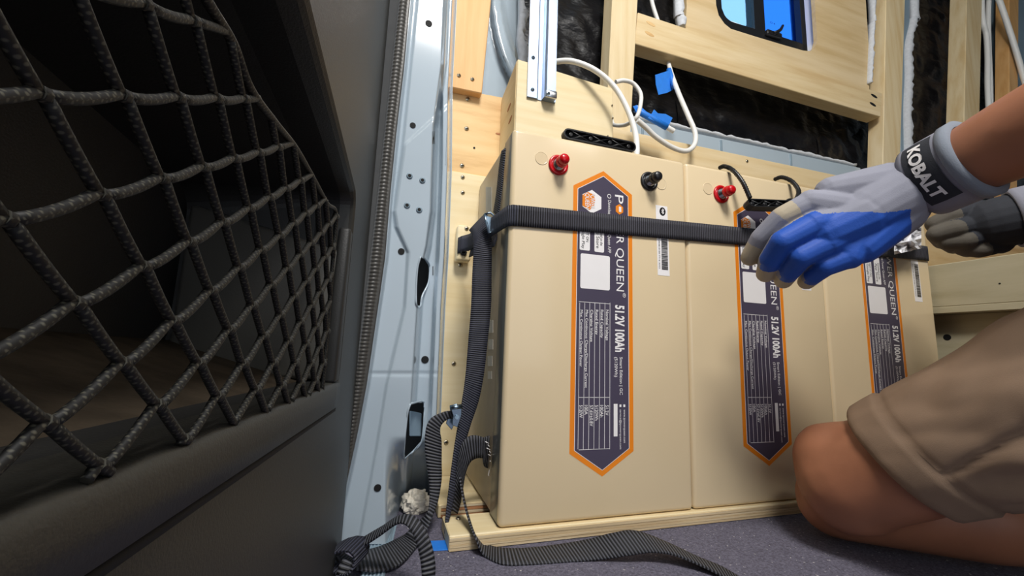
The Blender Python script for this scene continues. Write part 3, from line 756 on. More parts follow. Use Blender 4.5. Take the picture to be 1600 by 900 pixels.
# ================================================================== BATTERIES
BW, BH, BD = .287, .52, .219
def lp(u, v): return at(u, v, -.0009)
def battery(label):
    r = thing('battery', label, 'battery', (BW/2, BD/2, 0), 'cream batteries in a row')
    mb = MB(); mb.box(.0022, BW-.0022, .044, BD, .0015, BH-.0015, .004, 0, 3); mb.build('case', 'beige_side', r)
    mb = MB(); mb.box(.0010, BW-.0010, .0065, .046, .0008, BH-.0008, .0025, 0, 2); mb.build('shade_band', 'shade_band', r)  # front part of the side wall, its shade painted as a grey band
    mb = MB(); mb.hexa([(.0004,0,0), (BW-.0004,0,0), (BW-.0004,0,BH), (.0004,0,BH), (.0004,.0125,0), (BW-.0004,.0125,0), (BW-.0004,.0125,BH), (.0004,.0125,BH)], .0062, 0, 4); mb.build('front_cover', 'beige', r)
    # label
    lx0, lx1, zt, zs, zq, zb = .0928, .1890, .4795, .4500, .0835, .0530; cx = (lx0+lx1)/2
    def oct_(g, y):
        k = g*.55; return [V(lx0+g, y, zs-k), V(lx0+g, y, zq+k), V(cx, y, zb+g*1.15), V(lx1-g, y, zq+k), V(lx1-g, y, zs-k), V(cx, y, zt-g*1.15)]
    mb = MB(); mb.prism(oct_(0, -.0002), (0, .0006, 0)); lab = mb.build('front_label', 'orange', r); lab['label'] = 'orange-bordered violet label'
    mb = MB(); mb.poly(oct_(.0066, -.00035)); mb.build('label_line', 'white_print', lab)
    mb = MB(); mb.poly(oct_(.0074, -.00050)); mb.build('label_ground', 'purple', lab)
    mb = MB(); Y = -.00075
    def txt(s, xa, xb, ya, yb, bold=0, mi=0, y=Y):
        um = (xa+xb)/2; vm = (ya+yb)/2
        X0, X1, Z0, Z1 = lp(xa, vm).x, lp(xb, vm).x, lp(um, ya).z, lp(um, yb).z
        text_on(mb, s, lambda x, yy: V(X0+(X1-X0)*yy, y, Z0+(Z1-Z0)*x), mi, bold)
    def rect(xa, xb, ya, yb, mi=0, y=Y, rc=0):
        um = (xa+xb)/2; vm = (ya+yb)/2
        X0, X1, Z0, Z1 = lp(xa, vm).x, lp(xb, vm).x, lp(um, ya).z, lp(um, yb).z
        if not rc: mb.poly([V(X0, y, Z1), V(X1, y, Z1), V(X1, y, Z0), V(X0, y, Z0)], mi)
        else:
            pts = []
            for ax, az, a0 in ((X1-rc, Z1+rc, -90), (X1-rc, Z0-rc, 0), (X0+rc, Z0-rc, 90), (X0+rc, Z1+rc, 180)):
                pts += [V(ax+rc*math.cos(math.radians(a0+22.5*k)), y, az+rc*math.sin(math.radians(a0+22.5*k))) for k in range(5)]
            mb.poly(pts, mi)
    def hexa_(cu_, cv_, w, h, mi, y):
        c = lp(cu_, cv_); mb.poly([V(c.x+w*a, y, c.z+h*b) for a, b in ((0, 1), (-1, .5), (-1, -.5), (0, -1), (1, -.5), (1, .5))], mi)
    txt('P', 961, 974, 305, 318)
    txt('WER QUEEN', 961, 975, 337, 455)
    hexa_(968, 327, .0062, .0080, 1, Y)
    mb_t = [lp(968, 327)]
    c = mb_t[0]; mb.poly([V(c.x-.001, Y-.0002, c.z-.004), V(c.x+.001, Y-.0002, c.z-.004), V(c.x+.001, Y-.0002, c.z+.004), V(c.x-.001, Y-.0002, c.z+.004)], 0)
    mb.poly([V(c.x+.001, Y-.0002, c.z-.004), V(c.x+.003, Y-.0002, c.z-.004), V(c.x+.003, Y-.0002, c.z+.004), V(c.x+.001, Y-.0002, c.z+.004)], 0)
    txt('®', 973, 978, 458, 465)
    txt('Download the Power Queen APP', 949, 955, 313, 395)
    txt('⊖' if False else 'O', 949, 955, 303, 310)
    # logo: white hexagon with an orange shield
    hexa_(925, 315, .0152, .0178, 0, Y)
    c = lp(921, 314); pts = []
    for a, b in ((-.86, .45), (-.2, .80), (.62, .62), (.70, .2), (.60, -.3), (.05, -.82), (-.86, -.50)): pts.append(V(c.x+.0130*a, Y-.0002, c.z+.0165*b))
    mb.poly(pts, 1)
    txt('POWER', 922, 930, 302, 326, .01, 0, Y-.0004); txt('QUEEN', 913, 921, 302, 326, .01, 0, Y-.0004)
    # store badges
    rect(906, 922, 340, 391, 2, Y, .002); rect(929, 944, 340, 394, 2, Y, .002)
    txt('GET IT ON', 916, 920, 352, 378, 0, 3, Y-.0002); txt('Google Play', 908, 914, 352, 388, 0, 3, Y-.0002)
    txt('Download on the', 938, 942, 352, 384, 0, 3, Y-.0002); txt('App Store', 930, 937, 352, 388, 0, 3, Y-.0002)
    c = lp(913, 346); mb.poly([V(c.x-.003, Y-.0002, c.z+.003), V(c.x, Y-.0002, c.z-.003), V(c.x+.003, Y-.0002, c.z+.003)], 3)
    rect(907, 953, 398, 452, 0, Y, .0025)
    # ratings table
    for k in range(7):
        u = 904.5+48.5*k/6; rect(u-.3, u+.3, 473, 702)
    for v in (473, 621, 702): rect(904.5, 953, v-.35, v+.35)
    rows = [('Nominal Voltage', '51.2V', 532), ('Rated Capacity', '100Ah', 528), ('Rated Energy', '5120Wh', 523), ('Charging Voltage', '57.6V±0.8V', 534),
            ('Max Continuous Charge/Discharge Current', '100A', 606), ('Max. Continuous Output Power', '5120W', 573)]
    ends = (649, 652, 657, 666, 648, 653)
    for k, ((a, b, e), e2) in enumerate(zip(rows, ends)):
        u1 = 951-8.1*k; txt(a, u1-5.6, u1, 484, e, .006); txt(b, u1-5.2, u1, 633, e2, .006)
    txt('51.2V 100Ah', 961, 976, 477, 550, .035)
    txt('Smart Edition | GC', 967, 973, 558, 617, .006); txt('(5120Wh)', 959, 965, 558, 589, .006)
    txt('www.ipowerqueen.com', 973.5, 977.5, 640, 692, .004); txt('service@ipowerqueen.com', 967.5, 971.5, 640, 702, .004)
    rect(974, 977, 632, 636); rect(968, 971, 632, 636); rect(959, 965, 631, 682)
    mb.build('lettering', ['white_print', 'orange', 'white_print', 'black_print'], lab)
    # barcode sticker
    mb = MB(); a, b, c_, d = at(1024, 322, -.0005), at(1041, 322, -.0005), at(1048, 429, -.0005), at(1029, 431, -.0005)
    mb.prism([V(.2325, -.0003, .332), V(.2535, -.0003, .332), V(.2515, -.0003, .4405), V(.2305, -.0003, .4405)], (0, .0006, 0)); st = mb.build('barcode_sticker', 'white_print', r)
    mb = MB(); z = .405; rnd = random.Random(3)
    while z > .341:
        h = rnd.choice((.0006, .0009, .0014)); mb.poly([V(.2395, -.0006, z-h), V(.2505, -.0006, z-h), V(.2505, -.0006, z), V(.2395, -.0006, z)]); z -= h+rnd.choice((.0006, .0009))
    text_on(mb, 'SN 5120 2048 0100 7716 3352', lambda x, y: V(.2345+y*.0022, -.0006, .404-.062*x))
    mb.poly([V(.2425+.0055*math.cos(2*PI*k/20), -.0006, .4315+.0066*math.sin(2*PI*k/20)) for k in range(20)]); mb.build('barcode', 'black_print', st)
    mb = MB()
    for (x0, z0), (x1, z1) in zip([(-.0022, .0022), (.0022, -.0020), (0, -.0042), (0, .0042), (.0022, .0020)], [(.0022, -.0020), (0, -.0042), (0, .0042), (.0022, .0020), (-.0022, -.0022)]):
        d = Vector((x1-x0, 0, z1-z0)).normalized(); q = Vector((-d.z, 0, d.x))*.0005; P_, Q_ = V(.2425+x0, -.0009, .4315+z0), V(.2425+x1, -.0009, .4315+z1)
        mb.poly([P_-q, Q_-q, Q_+q, P_+q])
    mb.build('emblem', 'white_print', st)
    # terminals
    for x, mat in ((.0685, 'red'), (.2190, 'black')):
        mb = MB(); mb.lathe((x, .0003, .4760), (0, -1, 0), [(0, .0150), (.0022, .0150), (.0034, .0138), (.0034, .0104), (.0020, .0100)], 28)
        tm = mb.build('terminal', mat, r)
        mb = MB(); mb.lathe((x, -.001, .4760), (0, -1, 0), [(0, .0088), (.003, .0088), (.0036, .0078), (.008, .0074), (.0084, .0064), (.011, .0062)], 24); mb.build('stud', 'steel', tm)
        mb = MB(); mb.lathe((x, -.0105, .4760), (0, -1, 0), [(0, .0080), (.0012, .0086), (.0066, .0084), (.0070, .0078), (.0082, .0078), (.0125, .0072), (.0148, .0054), (.0155, .0015)], 24); mb.build('cap', mat, tm)
    # moulded plugs beside the posts
    for x, z in ((.0430, .4820), (.2410, .4760)):
        mb = MB(); mb.lathe((x, .0004, z), (0, -1, 0), [(0, .0100), (.0009, .0097), (.0010, .0090), (.0006, .0086)], 28); mb.build('plug', 'beige', r)
    return r
SIDE = 0
b1 = battery('leftmost cream battery, its label and both terminals fully in view')
def shift(root, dx):
    root.location.x += dx
b2 = copy_tree(b1); shift(b2, BW)
b2['label'] = 'middle cream battery with a rope handle hanging over its front'
b3 = copy_tree(b1); shift(b3, 2*BW)
b3['label'] = 'rightmost cream battery, mostly hidden behind glove and shorts'
mb = MB()
for (u0, v0, u1, v1) in ((759, 292, 768, 330), (763, 500, 770, 520), (763, 530, 770, 546), (762, 556, 769, 572), (762, 580, 768, 592)):
    mb = MB(); q = [atX(u0, v1, .0018), atX(u1, v1, .0018), atX(u1, v0, .0018), atX(u0, v0, .0018)]; mb.prism(q, (.0006, 0, 0)); mb.build('side_sticker', 'paper', b1)
# strap handle folded on top of battery one: hollow ribbed grip
def grip(parent, c, ax, upv, L, h, dep):
    """hollow side faces -Y"""
    c, ax, upv = V(c), V(ax).normalized(), V(upv).normalized(); nb = ax.cross(upv).normalized()
    if nb.y > 0: nb = -nb
    def stad(k, off, y):
        hh = h/2-off; LL = L/2-h/2; pts = []
        for s_, a0 in ((1, -90), (-1, 90)):
            for q in range(9):
                t_ = math.radians(a0+180*q/8); pts.append(c+ax*(s_*LL+hh*math.cos(t_))+upv*(hh*math.sin(t_))+nb*y)
        return pts
    mb = MB(); mb.rings([stad(0, .001, -dep), stad(0, 0, -dep*.8), stad(0, 0, 0), stad(0, .0022, .0), stad(0, .0024, -dep*.7)], True, True, 0, False)
    for s_ in (-1, 1):
        for (x0, y0), (x1, y1) in ((( -.45, -.36), (-.05, .36)), ((-.45, .36), (-.05, -.36)), ((.05, -.36), (.45, .36)), ((.05, .36), (.45, -.36))):
            pass
    n_ = 3
    for k in range(n_):
        x0 = -L*.40+L*.8*k/n_; x1 = x0+L*.8/n_
        for a, b in ((-.38, .38), (.38, -.38)):
            mb.tube([c+ax*x0+upv*h*a-nb*.002, c+ax*x1+upv*h*b-nb*.002], .0011, 6)
    for k in range(n_+1): mb.lathe(c+ax*(-L*.40+L*.8*k/n_)-nb*dep*.7, nb, [(0, .0034), (dep*.6, .0034), (dep*.6, .002)], 10)
    return mb.build('handle_grip', 'black', parent)
ha, hb = at(881, 208, .022), at(994, 229, .022)
hz = .541
grip(b1, ((ha.x+hb.x)/2, .022, hz), (1, 0, 0), (0, 0, 1), hb.x-ha.x, .017, .012)
def twist(L): return 1+.16*math.sin(L*2*PI/.0042)
def fine(pts, n): return cr(pts, n)
for x in (ha.x+.012, hb.x-.012):
    mb = MB(); mb.tube(fine([(x, .05, .519), (x, .045, .530), (x, .035, .537), (x, .028, .540)], 10), .0035, 8, 0, None, twist); mb.build('handle_rope', 'black', b1)
# handle of battery two hangs over the front
gL, gR = at(1169, 316, -.030), at(1243, 319, -.030)
grip(b2, (gL+gR)/2, gR-gL, (0, .45, 1), (gR-gL).length, .017, .012)
for pts in ([(1125, 262, .03), (1132, 260, .012), (1145, 266, -.010), (1160, 284, -.024), (1172, 310, -.030)], [(1211, 280, .03), (1222, 277, .012), (1238, 284, -.008), (1248, 300, -.022), (1240, 318, -.030)]):
    mb = MB(); mb.tube(fine([at(u, v, y) for u, v, y in pts], 16), .0034, 8, 0, None, twist); mb.build('handle_rope', 'black', b2)
# ================================================================== STRAPS
HWz = Vector((0, 0, .0145))
ust = thing('tie_down_strap', 'black ribbed strap running straight across the front of the three batteries', 'strap', (0, 0, .39))
zc = lambda x: .393+.036*min(1, max(0, x/.84))
kn = [(V(x, -.0022, zc(x)), HWz) for x in (0.010, .1, .3, .5, .7, .84, .8545)] + [(V(.8640, .006, .430), HWz), (V(.8655, .06, .430), HWz)]
mb = MB(); mb.ribbon([k[0] for k in kn], [k[1] for k in kn], .0016); mb.build('webbing', 'web', ust)
lk = [(V(.010, -.0022, .3932), HWz), (V(.003, -.0022, .393), HWz), (V(-.0022, .004, .393), HWz), (V(-.008, .04, .392), HWz), (V(-.016, .10, .391), HWz), (V(-.024, .155, .390), HWz), (at(722, 381, .194), HWz), (at(715, 384, .194), HWz)]
mb = MB(); mb.ribbon([k[0] for k in lk], [k[1] for k in lk], .0016); mb.build('webbing', 'web_fine', ust)
# buckle: bent wire loop with a plate
bc = at(769, 343, .095)
mb = MB(); ps = [at(u, v, .058) for u, v in ((757, 335), (766, 332), (772, 337), (772, 354), (768, 363), (764, 364), (760, 348), (757, 335))]
mb.tube(ps, .0018, 8); mb.board([ps[0]+V(.001, .002, -.001), ps[5]+V(0, .002, .002), ps[4]+V(-.001, .002, .002), ps[2]+V(-.001, .002, -.002)], (0, .0015, 0), .0003)
mb.build('buckle', 'zinc', ust)
# strap doubled through the buckle, hanging down as a long tail
def wv(a, b): return (b-a)*.5
def tail(rows, depth):
    """rows: (left px, left py, right px, right py, Y)"""
    return [((at(a, b, y)+at(c, d, y))*.5, (at(c, d, y)-at(a, b, y))*.5) for a, b, c, d, y in rows]
ht = tail([(733, 360, 756, 336, .100), (738, 368, 764, 340, .080), (740, 385, 768, 378, .072), (738, 430, 768, 430, .074), (736, 480, 767, 480, .076), (732, 530, 762, 532, .076), (728, 580, 756, 585, .074), (724, 612, 748, 626, .072), (718, 650, 736, 662, .066), (711, 690, 725, 700, .058), (704, 740, 716, 745, .050), (698, 790, 706, 795, .040), (694, 834, 697, 832, .030)], 0)
mb = MB(); band(mb, ht, 8); mb.build('hanging_tail', 'web_fine', ust)
dt = [((atX(a, b, -.0045)+atX(c, d, -.0025))*.5, (atX(c, d, -.0025)-atX(a, b, -.0045))*.5) for a, b, c, d in ((784, 236, 790, 232), (780, 262, 787, 266), (776, 300, 783, 304), (771, 332, 779, 338))]
mb = MB(); band(mb, dt, 6); mb.build('upper_tail', 'web_fine', ust)
wt = tail([(733, 402, 741, 372, .150), (742, 398, 752, 366, .12), (752, 394, 766, 360, .10), (772, 385, 782, 356, .07)], 0)
mb = MB(); band(mb, wt, 6); mb.build('lower_layer', 'web_fine', ust)
# second strap: cam buckle half way, tail looping to the left and over the carpet
cst = thing('cam_buckle_strap', 'dark strap with a small steel cam buckle, its tail looped on the carpet', 'strap', atZ(600, 860, ZF))
FZ = ZF+.002
lt = tail([(716, 655, 712, 642, .060), (700, 655, 695, 643, .058), (688, 668, 672, 655, .056), (690, 690, 664, 680, .056), (690, 720, 665, 715, .056), (690, 750, 670, 750, .056), (684, 785, 671, 780, .052), (676, 806, 668, 800, .040)], 0)
def fl(rows): return [((atZ(a, b, z)+atZ(c, d, z2))*.5, (atZ(c, d, z2)-atZ(a, b, z))*.5) for a, b, z, c, d, z2 in rows]
lt += fl([(668, 826, FZ+.012, 655, 814, FZ+.014), (655, 850, FZ, 632, 836, FZ+.004)])
mb = MB(); band(mb, lt, 8); mb.build('webbing', 'web_coarse', cst)
# flat run on the carpet towards the knot
fr2 = [((atZ(a, b, FZ+z)+atZ(c, d, FZ+z))*.5, (atZ(c, d, FZ+z)-atZ(a, b, FZ+z))*.5) for a, b, c, d, z in ((655, 850, 632, 836, .001), (625, 882, 604, 850, .002), (590, 893, 580, 858, .003), (556, 890, 552, 862, .006))]
mb = MB(); band(mb, fr2, 8); mb.build('webbing', 'web_coarse', cst)
# raised loop coming back over it
rl = [(deep(u, v, d), (deep(u2, v2, d2)-deep(u, v, d))*.5) for u, v, d, u2, v2, d2 in
      ((556, 862, .415, 562, 843, .425), (592, 838, .405, 598, 822, .42), (622, 818, .395, 624, 806, .41), (640, 826, .39, 650, 808, .40), (652, 855, .385, 670, 838, .39), (658, 885, .38, 680, 878, .385), (660, 925, .375, 678, 925, .38))]
rl = [(a+w*1.0, w) for a, w in rl]
mb = MB(); band(mb, rl, 8); mb.build('webbing', 'web_coarse', cst)
kc = deep(540, 868, .405)
mb = MB(); k1 = []
for k in range(15):
    a = 2*PI*k/14*1.02; k1.append((kc+right*.016*math.cos(a)+up*.011*math.sin(a)+fwd*.004*math.sin(2*a), fwd*.012+right*.003))
mb.ribbon([q[0] for q in k1], [q[1] for q in k1], .0018); mb.build('knot', 'web_fine', cst)
for rows in (((536, 872, .40, 552, 880, .40), (528, 888, .395, 548, 893, .395), (522, 915, .39, 545, 918, .39)), ((528, 868, .41, 536, 880, .41), (505, 882, .40, 512, 898, .40), (470, 905, .39, 480, 925, .39))):
    q = [((deep(a, b, c)+deep(d, e, f))*.5, (deep(d, e, f)-deep(a, b, c))*.5) for a, b, c, d, e, f in rows]
    mb = MB(); band(mb, q, 8); mb.build('webbing', 'web_coarse', cst)
mb = MB(); cp = at(712, 645, .062)
ps = [at(u, v, .050) for u, v in ((703, 634), (713, 631), (722, 634), (721, 650), (715, 668), (706, 664), (708, 650))]
mb.prism(ps, (0, .004, 0), 0, .0008); mb.cyl(at(703, 637, .048), at(722, 635, .048), .0030, None, 12)
mb.cyl(at(714, 652, .047), at(714, 652, .050), .0028, None, 12)
mb.build('cam_buckle', 'zinc', cst)
mb = MB(); ps = [at(u, v, .060) for u, v in ((704, 640), (697, 662), (706, 672), (713, 655))]; mb.prism(ps, (0, .003, 0), 0, .0006); mb.build('cam_lever', 'zinc', cst)
# third strap: comes out beside the battery foot, drops to the floor and runs to the right
tst = thing('floor_strap', 'long black strap curling from the battery foot out over the carpet', 'strap', atZ(800, 870, ZF))
et = tail([(776, 679, 768, 733, .07), (764, 681, 758, 730, .066), (754, 684, 755, 722, .06)], 0)
mb = MB(); band(mb, et, 6); o = mb.build('webbing_end', 'web_coarse', tst); o['label'] = 'stitched strap end with white thread'
mb = MB()
for k in range(7):
    a, b = at(758+3*(k % 2)+k*1.2, 690+k*5, .055), at(764+k*1.0, 693+k*5, .055); mb.tube([a, b], .0006, 5)
mb.tube([at(u, v, .06) for u, v in ((765, 733), (763, 742), (767, 748), (766, 755))], .0005, 5); mb.build('thread', 'white_print', tst)
bt = tail([(755, 716, 757, 684, .058), (745, 716, 743, 680, .052), (735, 722, 729, 684, .048), (728, 738, 719, 700, .046), (724, 760, 714, 728, .046), (720, 785, 710, 770, .046), (715, 803, 704, 796, .046)], 0)
mb = MB(); band(mb, bt, 8); mb.build('webbing', 'web_coarse', tst)
def edge(u, v, y): return (at(u, v, y), ray(u, v).normalized()*.0125+V(.0008, 0, 0))
et2 = [edge(719, 745, .036), edge(722, 765, .032), edge(727, 790, .024), edge(734, 815, .012), (at(743, 838, -.009), V(.003, .0118, -.004))]
et2 += [(atZ(757, 858, -.0150), V(.004, .0128, .000)), (atZ(785, 869, -.0150), V(.003, .0140, .002)), (atZ(830, 869, -.0155), V(0, .0145, .002)), (atZ(885, 864, -.0145), V(-.001, .0145, .003)), (atZ(930, 858, -.010), V(-.002, .0135, .005)),
        (atZ(970, 850, -.002), V(-.003, .0125, .0070)), (atZ(1005, 846, .001), V(-.001, .0135, .006)), (atZ(1045, 856, -.004), V(.004, .014, .001)), (atZ(1095, 878, -.012), V(.006, .013, -.001)), (atZ(1135, 897, -.015), V(.007, .013, 0)), (atZ(1180, 925, -.016), V(.008, .012, 0))]
mb = MB(); band(mb, et2, 10); mb.build('webbing', 'web_coarse', tst)
# ================================================================== CABLES
def cable(name, label, pts, r, tapes=()):
    c = fine([at(u, v, y) for u, v, y in pts], 12); t_ = thing(name, label, 'cable', c[0])
    mb = MB(); mb.tube(c, r, 12); mb.build('sheath', 'cable', t_); return t_
cable('white_cable', 'thick white cable arching from behind the metal channel down to the folded grip', [(850, 104, .14), (866, 97, .135), (895, 96, .115), (930, 110, .10), (960, 136, .09), (980, 170, .08), (992, 205, .07), (995, 230, .06), (994, 250, .055)], .0050)
cable('white_cable', 'thin white cable loop curling behind the thick arching cable', [(962, 128, .16), (975, 126, .16), (990, 131, .16), (1001, 147, .155), (1000, 168, .15), (994, 184, .15), (984, 192, .17), (972, 196, .20), (958, 194, .24), (955, 180, .292)], .0042)
c3 = cable('white_cable', 'white cable drooping in a long loop below the rail, blue tape flag near its top', [(990, -330, .36), (1010, -60, .356), (1018, 0, .354), (1030, 40, .356), (1041, 84, .352), (1048, 112, .31), (1060, 145, .26), (1075, 180, .235), (1086, 207, .225), (1085, 226, .218), (1072, 236, .215), (1050, 230, .215), (1025, 214, .21), (1010, 200, .205), (996, 188, .20)], .0056)
a, b = at(1045, 109, .305), at(1053, 135, .283)
mb = MB(); mb.tube([a, a+(b-a)*.5, b], .0064, 12); mb.prism([at(u, v, .292) for u, v in ((1046, 110), (1024, 117), (1025, 132), (1029, 148), (1042, 145), (1052, 140))], (0, .0012, 0)); mb.build('tape_flag', 'tape', c3)
c4 = cable('white_cable', 'short white cable end wrapped in blue tape beside the loops', [(994, 168, .21), (1005, 178, .205), (1020, 186, .20), (1035, 194, .198), (1046, 201, .196), (1053, 205, .195)], .0054)
mb = MB(); mb.tube([at(u, v, y) for u, v, y in ((993, 170, .21), (1005, 178, .205), (1020, 186, .20), (1042, 199, .197))], .0070, 12)
mb.prism([at(u, v, .196) for u, v in ((1012, 184), (1017, 180), (1022, 171), (1028, 177), (1040, 178), (1051, 184), (1046, 194), (1040, 198))], (0, .0012, 0))
mb.prism([at(u, v, .205) for u, v in ((989, 166), (995, 164), (1002, 167), (1013, 177), (1010, 184), (996, 178))], (0, .0012, 0)); mb.build('tape_flag', 'tape', c4)
cable('white_cable', 'white cable hanging beside the post at the far right', [(1560, -330, .31), (1539, -60, .31), (1534, 0, .31), (1536, 35, .312), (1541, 55, .315), (1543, 90, .318), (1543, 130, .318), (1545, 180, .318), (1546, 230, .318)], .0085)
cable('white_cable', 'second white cable joining the one beside the post', [(1570, -330, .316), (1552, -60, .316), (1545, 0, .316), (1544, 40, .322), (1545, 80, .326), (1547, 130, .326), (1548, 220, .326)], .0080)
cable('white_cable', 'white cable slanting across the upper right corner', [(1480, -330, .29), (1540, -60, .29), (1563, 5, .29), (1578, 50, .29), (1592, 95, .29), (1606, 145, .29), (1618, 190, .29)], .0088)
# ================================================================== RIGHT-HAND CABINET
XR = .868
cab = thing('plywood_cabinet', 'plywood ledge and low panel, coloured as if dimly lit, right of the batteries', 'cabinet', (XR, -.1, ZF))
a1, a2 = atX(1450, 412, XR), atX(1456, 489, XR)
b1_, b2_ = atX(1600, 399, XR), atX(1600, 483, XR)
zt1, zb1 = (a1.z+b1_.z)/2, (a2.z+b2_.z)/2
mb = MB(); mb.box(XR, XR+.40, -.9, .20, zb1-.001, zb1+.012, .001, 0, 1); mb.build('shelf', 'ply_dimmed', cab)
mb = MB(); mb.box(XR, XR+.016, -.9, .20, zb1+.012, zt1, .001, 0, 1); mb.build('upper_panel', 'ply_dimmed', cab)
mb = MB(); mb.box(XR+.016, XR+.40, -.9, .20, zt1-.016, zt1, .001, 0, 1); mb.build('top', 'ply_dimmed', cab)
mb = MB(); mb.box(XR+.03, XR+.042, -.9, .20, ZF+.001, zb1-.001, .001, 0, 1); mb.build('lower_panel', 'ply_dimmed', cab)
p = atX(1480, 527, XR+.03); mb = MB(); mb.lathe(p, (-1, 0, 0), [(0, .006), (.0004, .006), (.0006, .0052)], 14); mb.build('bolt_hole', 'void', cab)
p = atX(1562, 443, XR); mb = MB(); mb.lathe(p, (-1, 0, 0), [(0, .0016), (.0004, .0014)], 10); mb.build('nail_hole', 'void', cab)
# crumpled clear bag on battery three
mb = MB(); c = at(1428, 372, .03); rnd = random.Random(5)
g = []
for i in range(9):
    row = []
    for j in range(9):
        u = 1398+i*5.2; v = 388-j*5.2+(8-i)*1.2; row.append(mb.bm.verts.new(at(u, v, -.026+.02*noise.noise((i*.9, j*.9, 1.2)))))
    g.append(row)
for i in range(8):
    for j in range(8): mb.face([g[i][j], g[i+1][j], g[i+1][j+1], g[i][j+1]], 0, False)
t_ = MT('clear_film', .35, 0, (.85, .85, .88)); t_.sp(.9); M['film'] = t_.m
bag = tag(mb.build('plastic_bag', 'film'), 'crumpled whitish plastic film above the far battery, under the glove cuff', 'bag')
sd = bag.modifiers.new('th', 'SOLIDIFY'); sd.thickness = .0008
# ================================================================== SMALL THINGS ON THE FLOOR
mb = MB(); mb.board([atZ(668, 862, ZF+.0004), atZ(701, 860, ZF+.0004), atZ(700, 845, ZF+.0004), atZ(668, 846, ZF+.0004)], (0, 0, .0008), .0002)
tag(mb.build('tape_strip', 'tape'), 'short strip of blue tape stuck to the carpet at the base corner', 'tape')
mb = MB(); c = atZ(649, 800, ZF)+V(0, 0, .012)
b = bmesh.new(); bmesh.ops.create_icosphere(b, subdivisions=4, radius=1)
for v in b.verts:
    k = 1+.35*noise.noise(v.co*2.3)+.22*noise.noise(v.co*5.1); v.co = Vector((v.co.x*.0185*k, v.co.y*.014*k, max(-.012, v.co.z*.0175*k)))+c
mb.merge(b, 0, False); tag(mb.build('crumpled_paper', 'paper'), 'crumpled white paper wad at the foot of the grey pillar', 'paper')
# ribbed metal sill strip at the door foot
sill = struct(bpy.data.objects.new('trim_2', None)); COL.objects.link(sill); sill.location = atZ(605, 840, ZF)
for k in range(6):
    a, b = atZ(592+5*k, 812, ZF), atZ(566+6*k, 905, ZF); mb = MB()
    mb.tube([a+V(0, 0, .001), (a+b)/2+V(0, 0, .001), b+V(0, 0, .001)], .0014, 8); mb.build('rib', 'body_dull', sill)
mb = MB(); q = [atZ(u, v, ZF+.0006) for u, v in ((562, 905), (600, 905), (622, 812), (588, 812))]; mb.board(q, (0, 0, .0006), 0); mb.build('plate', 'body_dull', sill)
# raised mat step
mb = MB(); q = [atZ(612, 806, ZF), atZ(690, 796, ZF), atZ(694, 860, ZF), atZ(600, 880, ZF)]
# ================================================================== PERSON
per = thing('person', 'person kneeling at the batteries in brown shorts and work gloves, reaching over them', 'person', (.5, -.45, ZF))
knee = V(.418, -.122, .070); hip = V(.535, -.53, .350); ank = V(.775, -.285, .020)
kneeR = V(.80, -.16, .066); hipR = V(.72, -.55, .345); ankR = V(.74, -.50, .035)
wrist = deep(1436, 288, .455); elbow = V(.394, -.482, .466); shL = V(.50, -.60, .735)
wristR = deep(1556, 348, .57); elbowR = V(.81, -.43, .46); shR = V(.83, -.60, .74)
mb = MB()
def chain(pts):
    for (p, r), (q, s) in zip(pts, pts[1:]): capsule(mb, p, q, r, s, 20)
for k_, h_, a_, o_ in ((knee, hip, ank, V(.020, .034, -.037)), (kneeR, hipR, ankR, V(0, -.005, -.036))):
    th = (h_-k_)
    chain([(k_, .058), (k_+th*.25, .061), (k_+th*.6, .076), (h_, .092)])
    capsule(mb, k_+V(0, .010, .018), k_+V(0, .0, -.012), .052, .052, 20)      # knee cap
    sh = a_-k_
    chain([(k_+o_, .046), (k_+sh*.35+V(0, 0, -.014), .049), (k_+sh*.7, .044), (a_, .036)])
    foot = a_+V(.0, -.06, 0) if a_ is not ank else a_+V(.045, -.04, 0); chain([(a_, .036), (foot, .034), (foot+V(0, -.02, -.01), .030)])
    capsule(mb, foot, foot+V(0, -.06, .0), .032, .026, 16)
pel = (hip+hipR)/2+V(0, -.02, .03)
ellip(mb, pel, ((.17, 0, 0), (0, .12, 0), (0, 0, .12)), 24)
chest = V(.66, -.62, .70); neck = V(.655, -.57, .84); head = V(.645, -.50, .955)
chain([(pel, .125), ((pel+chest)/2+V(0, -.03, 0), .125), (chest, .135)])
capsule(mb, shL+V(.03, 0, 0), shR+V(-.03, 0, 0), .065, .065, 20)
chain([(chest+V(0, .01, .08), .075), (neck, .055), (head+V(0, -.02, -.04), .055)])
ellip(mb, head, ((.075, 0, 0), (0, .095, .02), (0, -.02, .115)), 24)
ellip(mb, head+V(0, .06, -.055), ((.055, 0, 0), (0, .05, 0), (0, 0, .055)), 16)                 # jaw
capsule(mb, head+V(0, .092, .005), head+V(0, .112, -.022), .009, .014, 10)                     # nose
for s_ in (-1, 1):
    ellip(mb, head+V(.076*s_, -.005, -.01), ((.010, 0, 0), (0, .02, 0), (0, 0, .032)), 10)     # ears
    ellip(mb, head+V(.030*s_, .088, .024), ((.022, 0, 0), (0, .010, 0), (0, 0, .008)), 10)     # brows
capsule(mb, head+V(-.022, .098, -.052), head+V(.022, .098, -.052), .008, .008, 8)              # lips
for s0, e0, w0 in ((shL, elbow, wrist), (shR, elbowR, wristR)):
    chain([(s0, .060), (s0+(e0-s0)*.5, .050), (e0, .043)])
    fa = w0-e0
    chain([(e0, .041), (e0+fa*.3, .045), (e0+fa*.65, .040), (w0, .031)])
me = remesh(mb, .0055, 8)
me.materials.append(M['skin']); put('body', me, per)
mb = MB()
for s_ in (-1, 1): ellip(mb, head+V(.030*s_, .086, .008), ((.013, 0, 0), (0, .012, 0), (0, 0, .011)), 12)
mb.build('eyes', 'white_print', per)
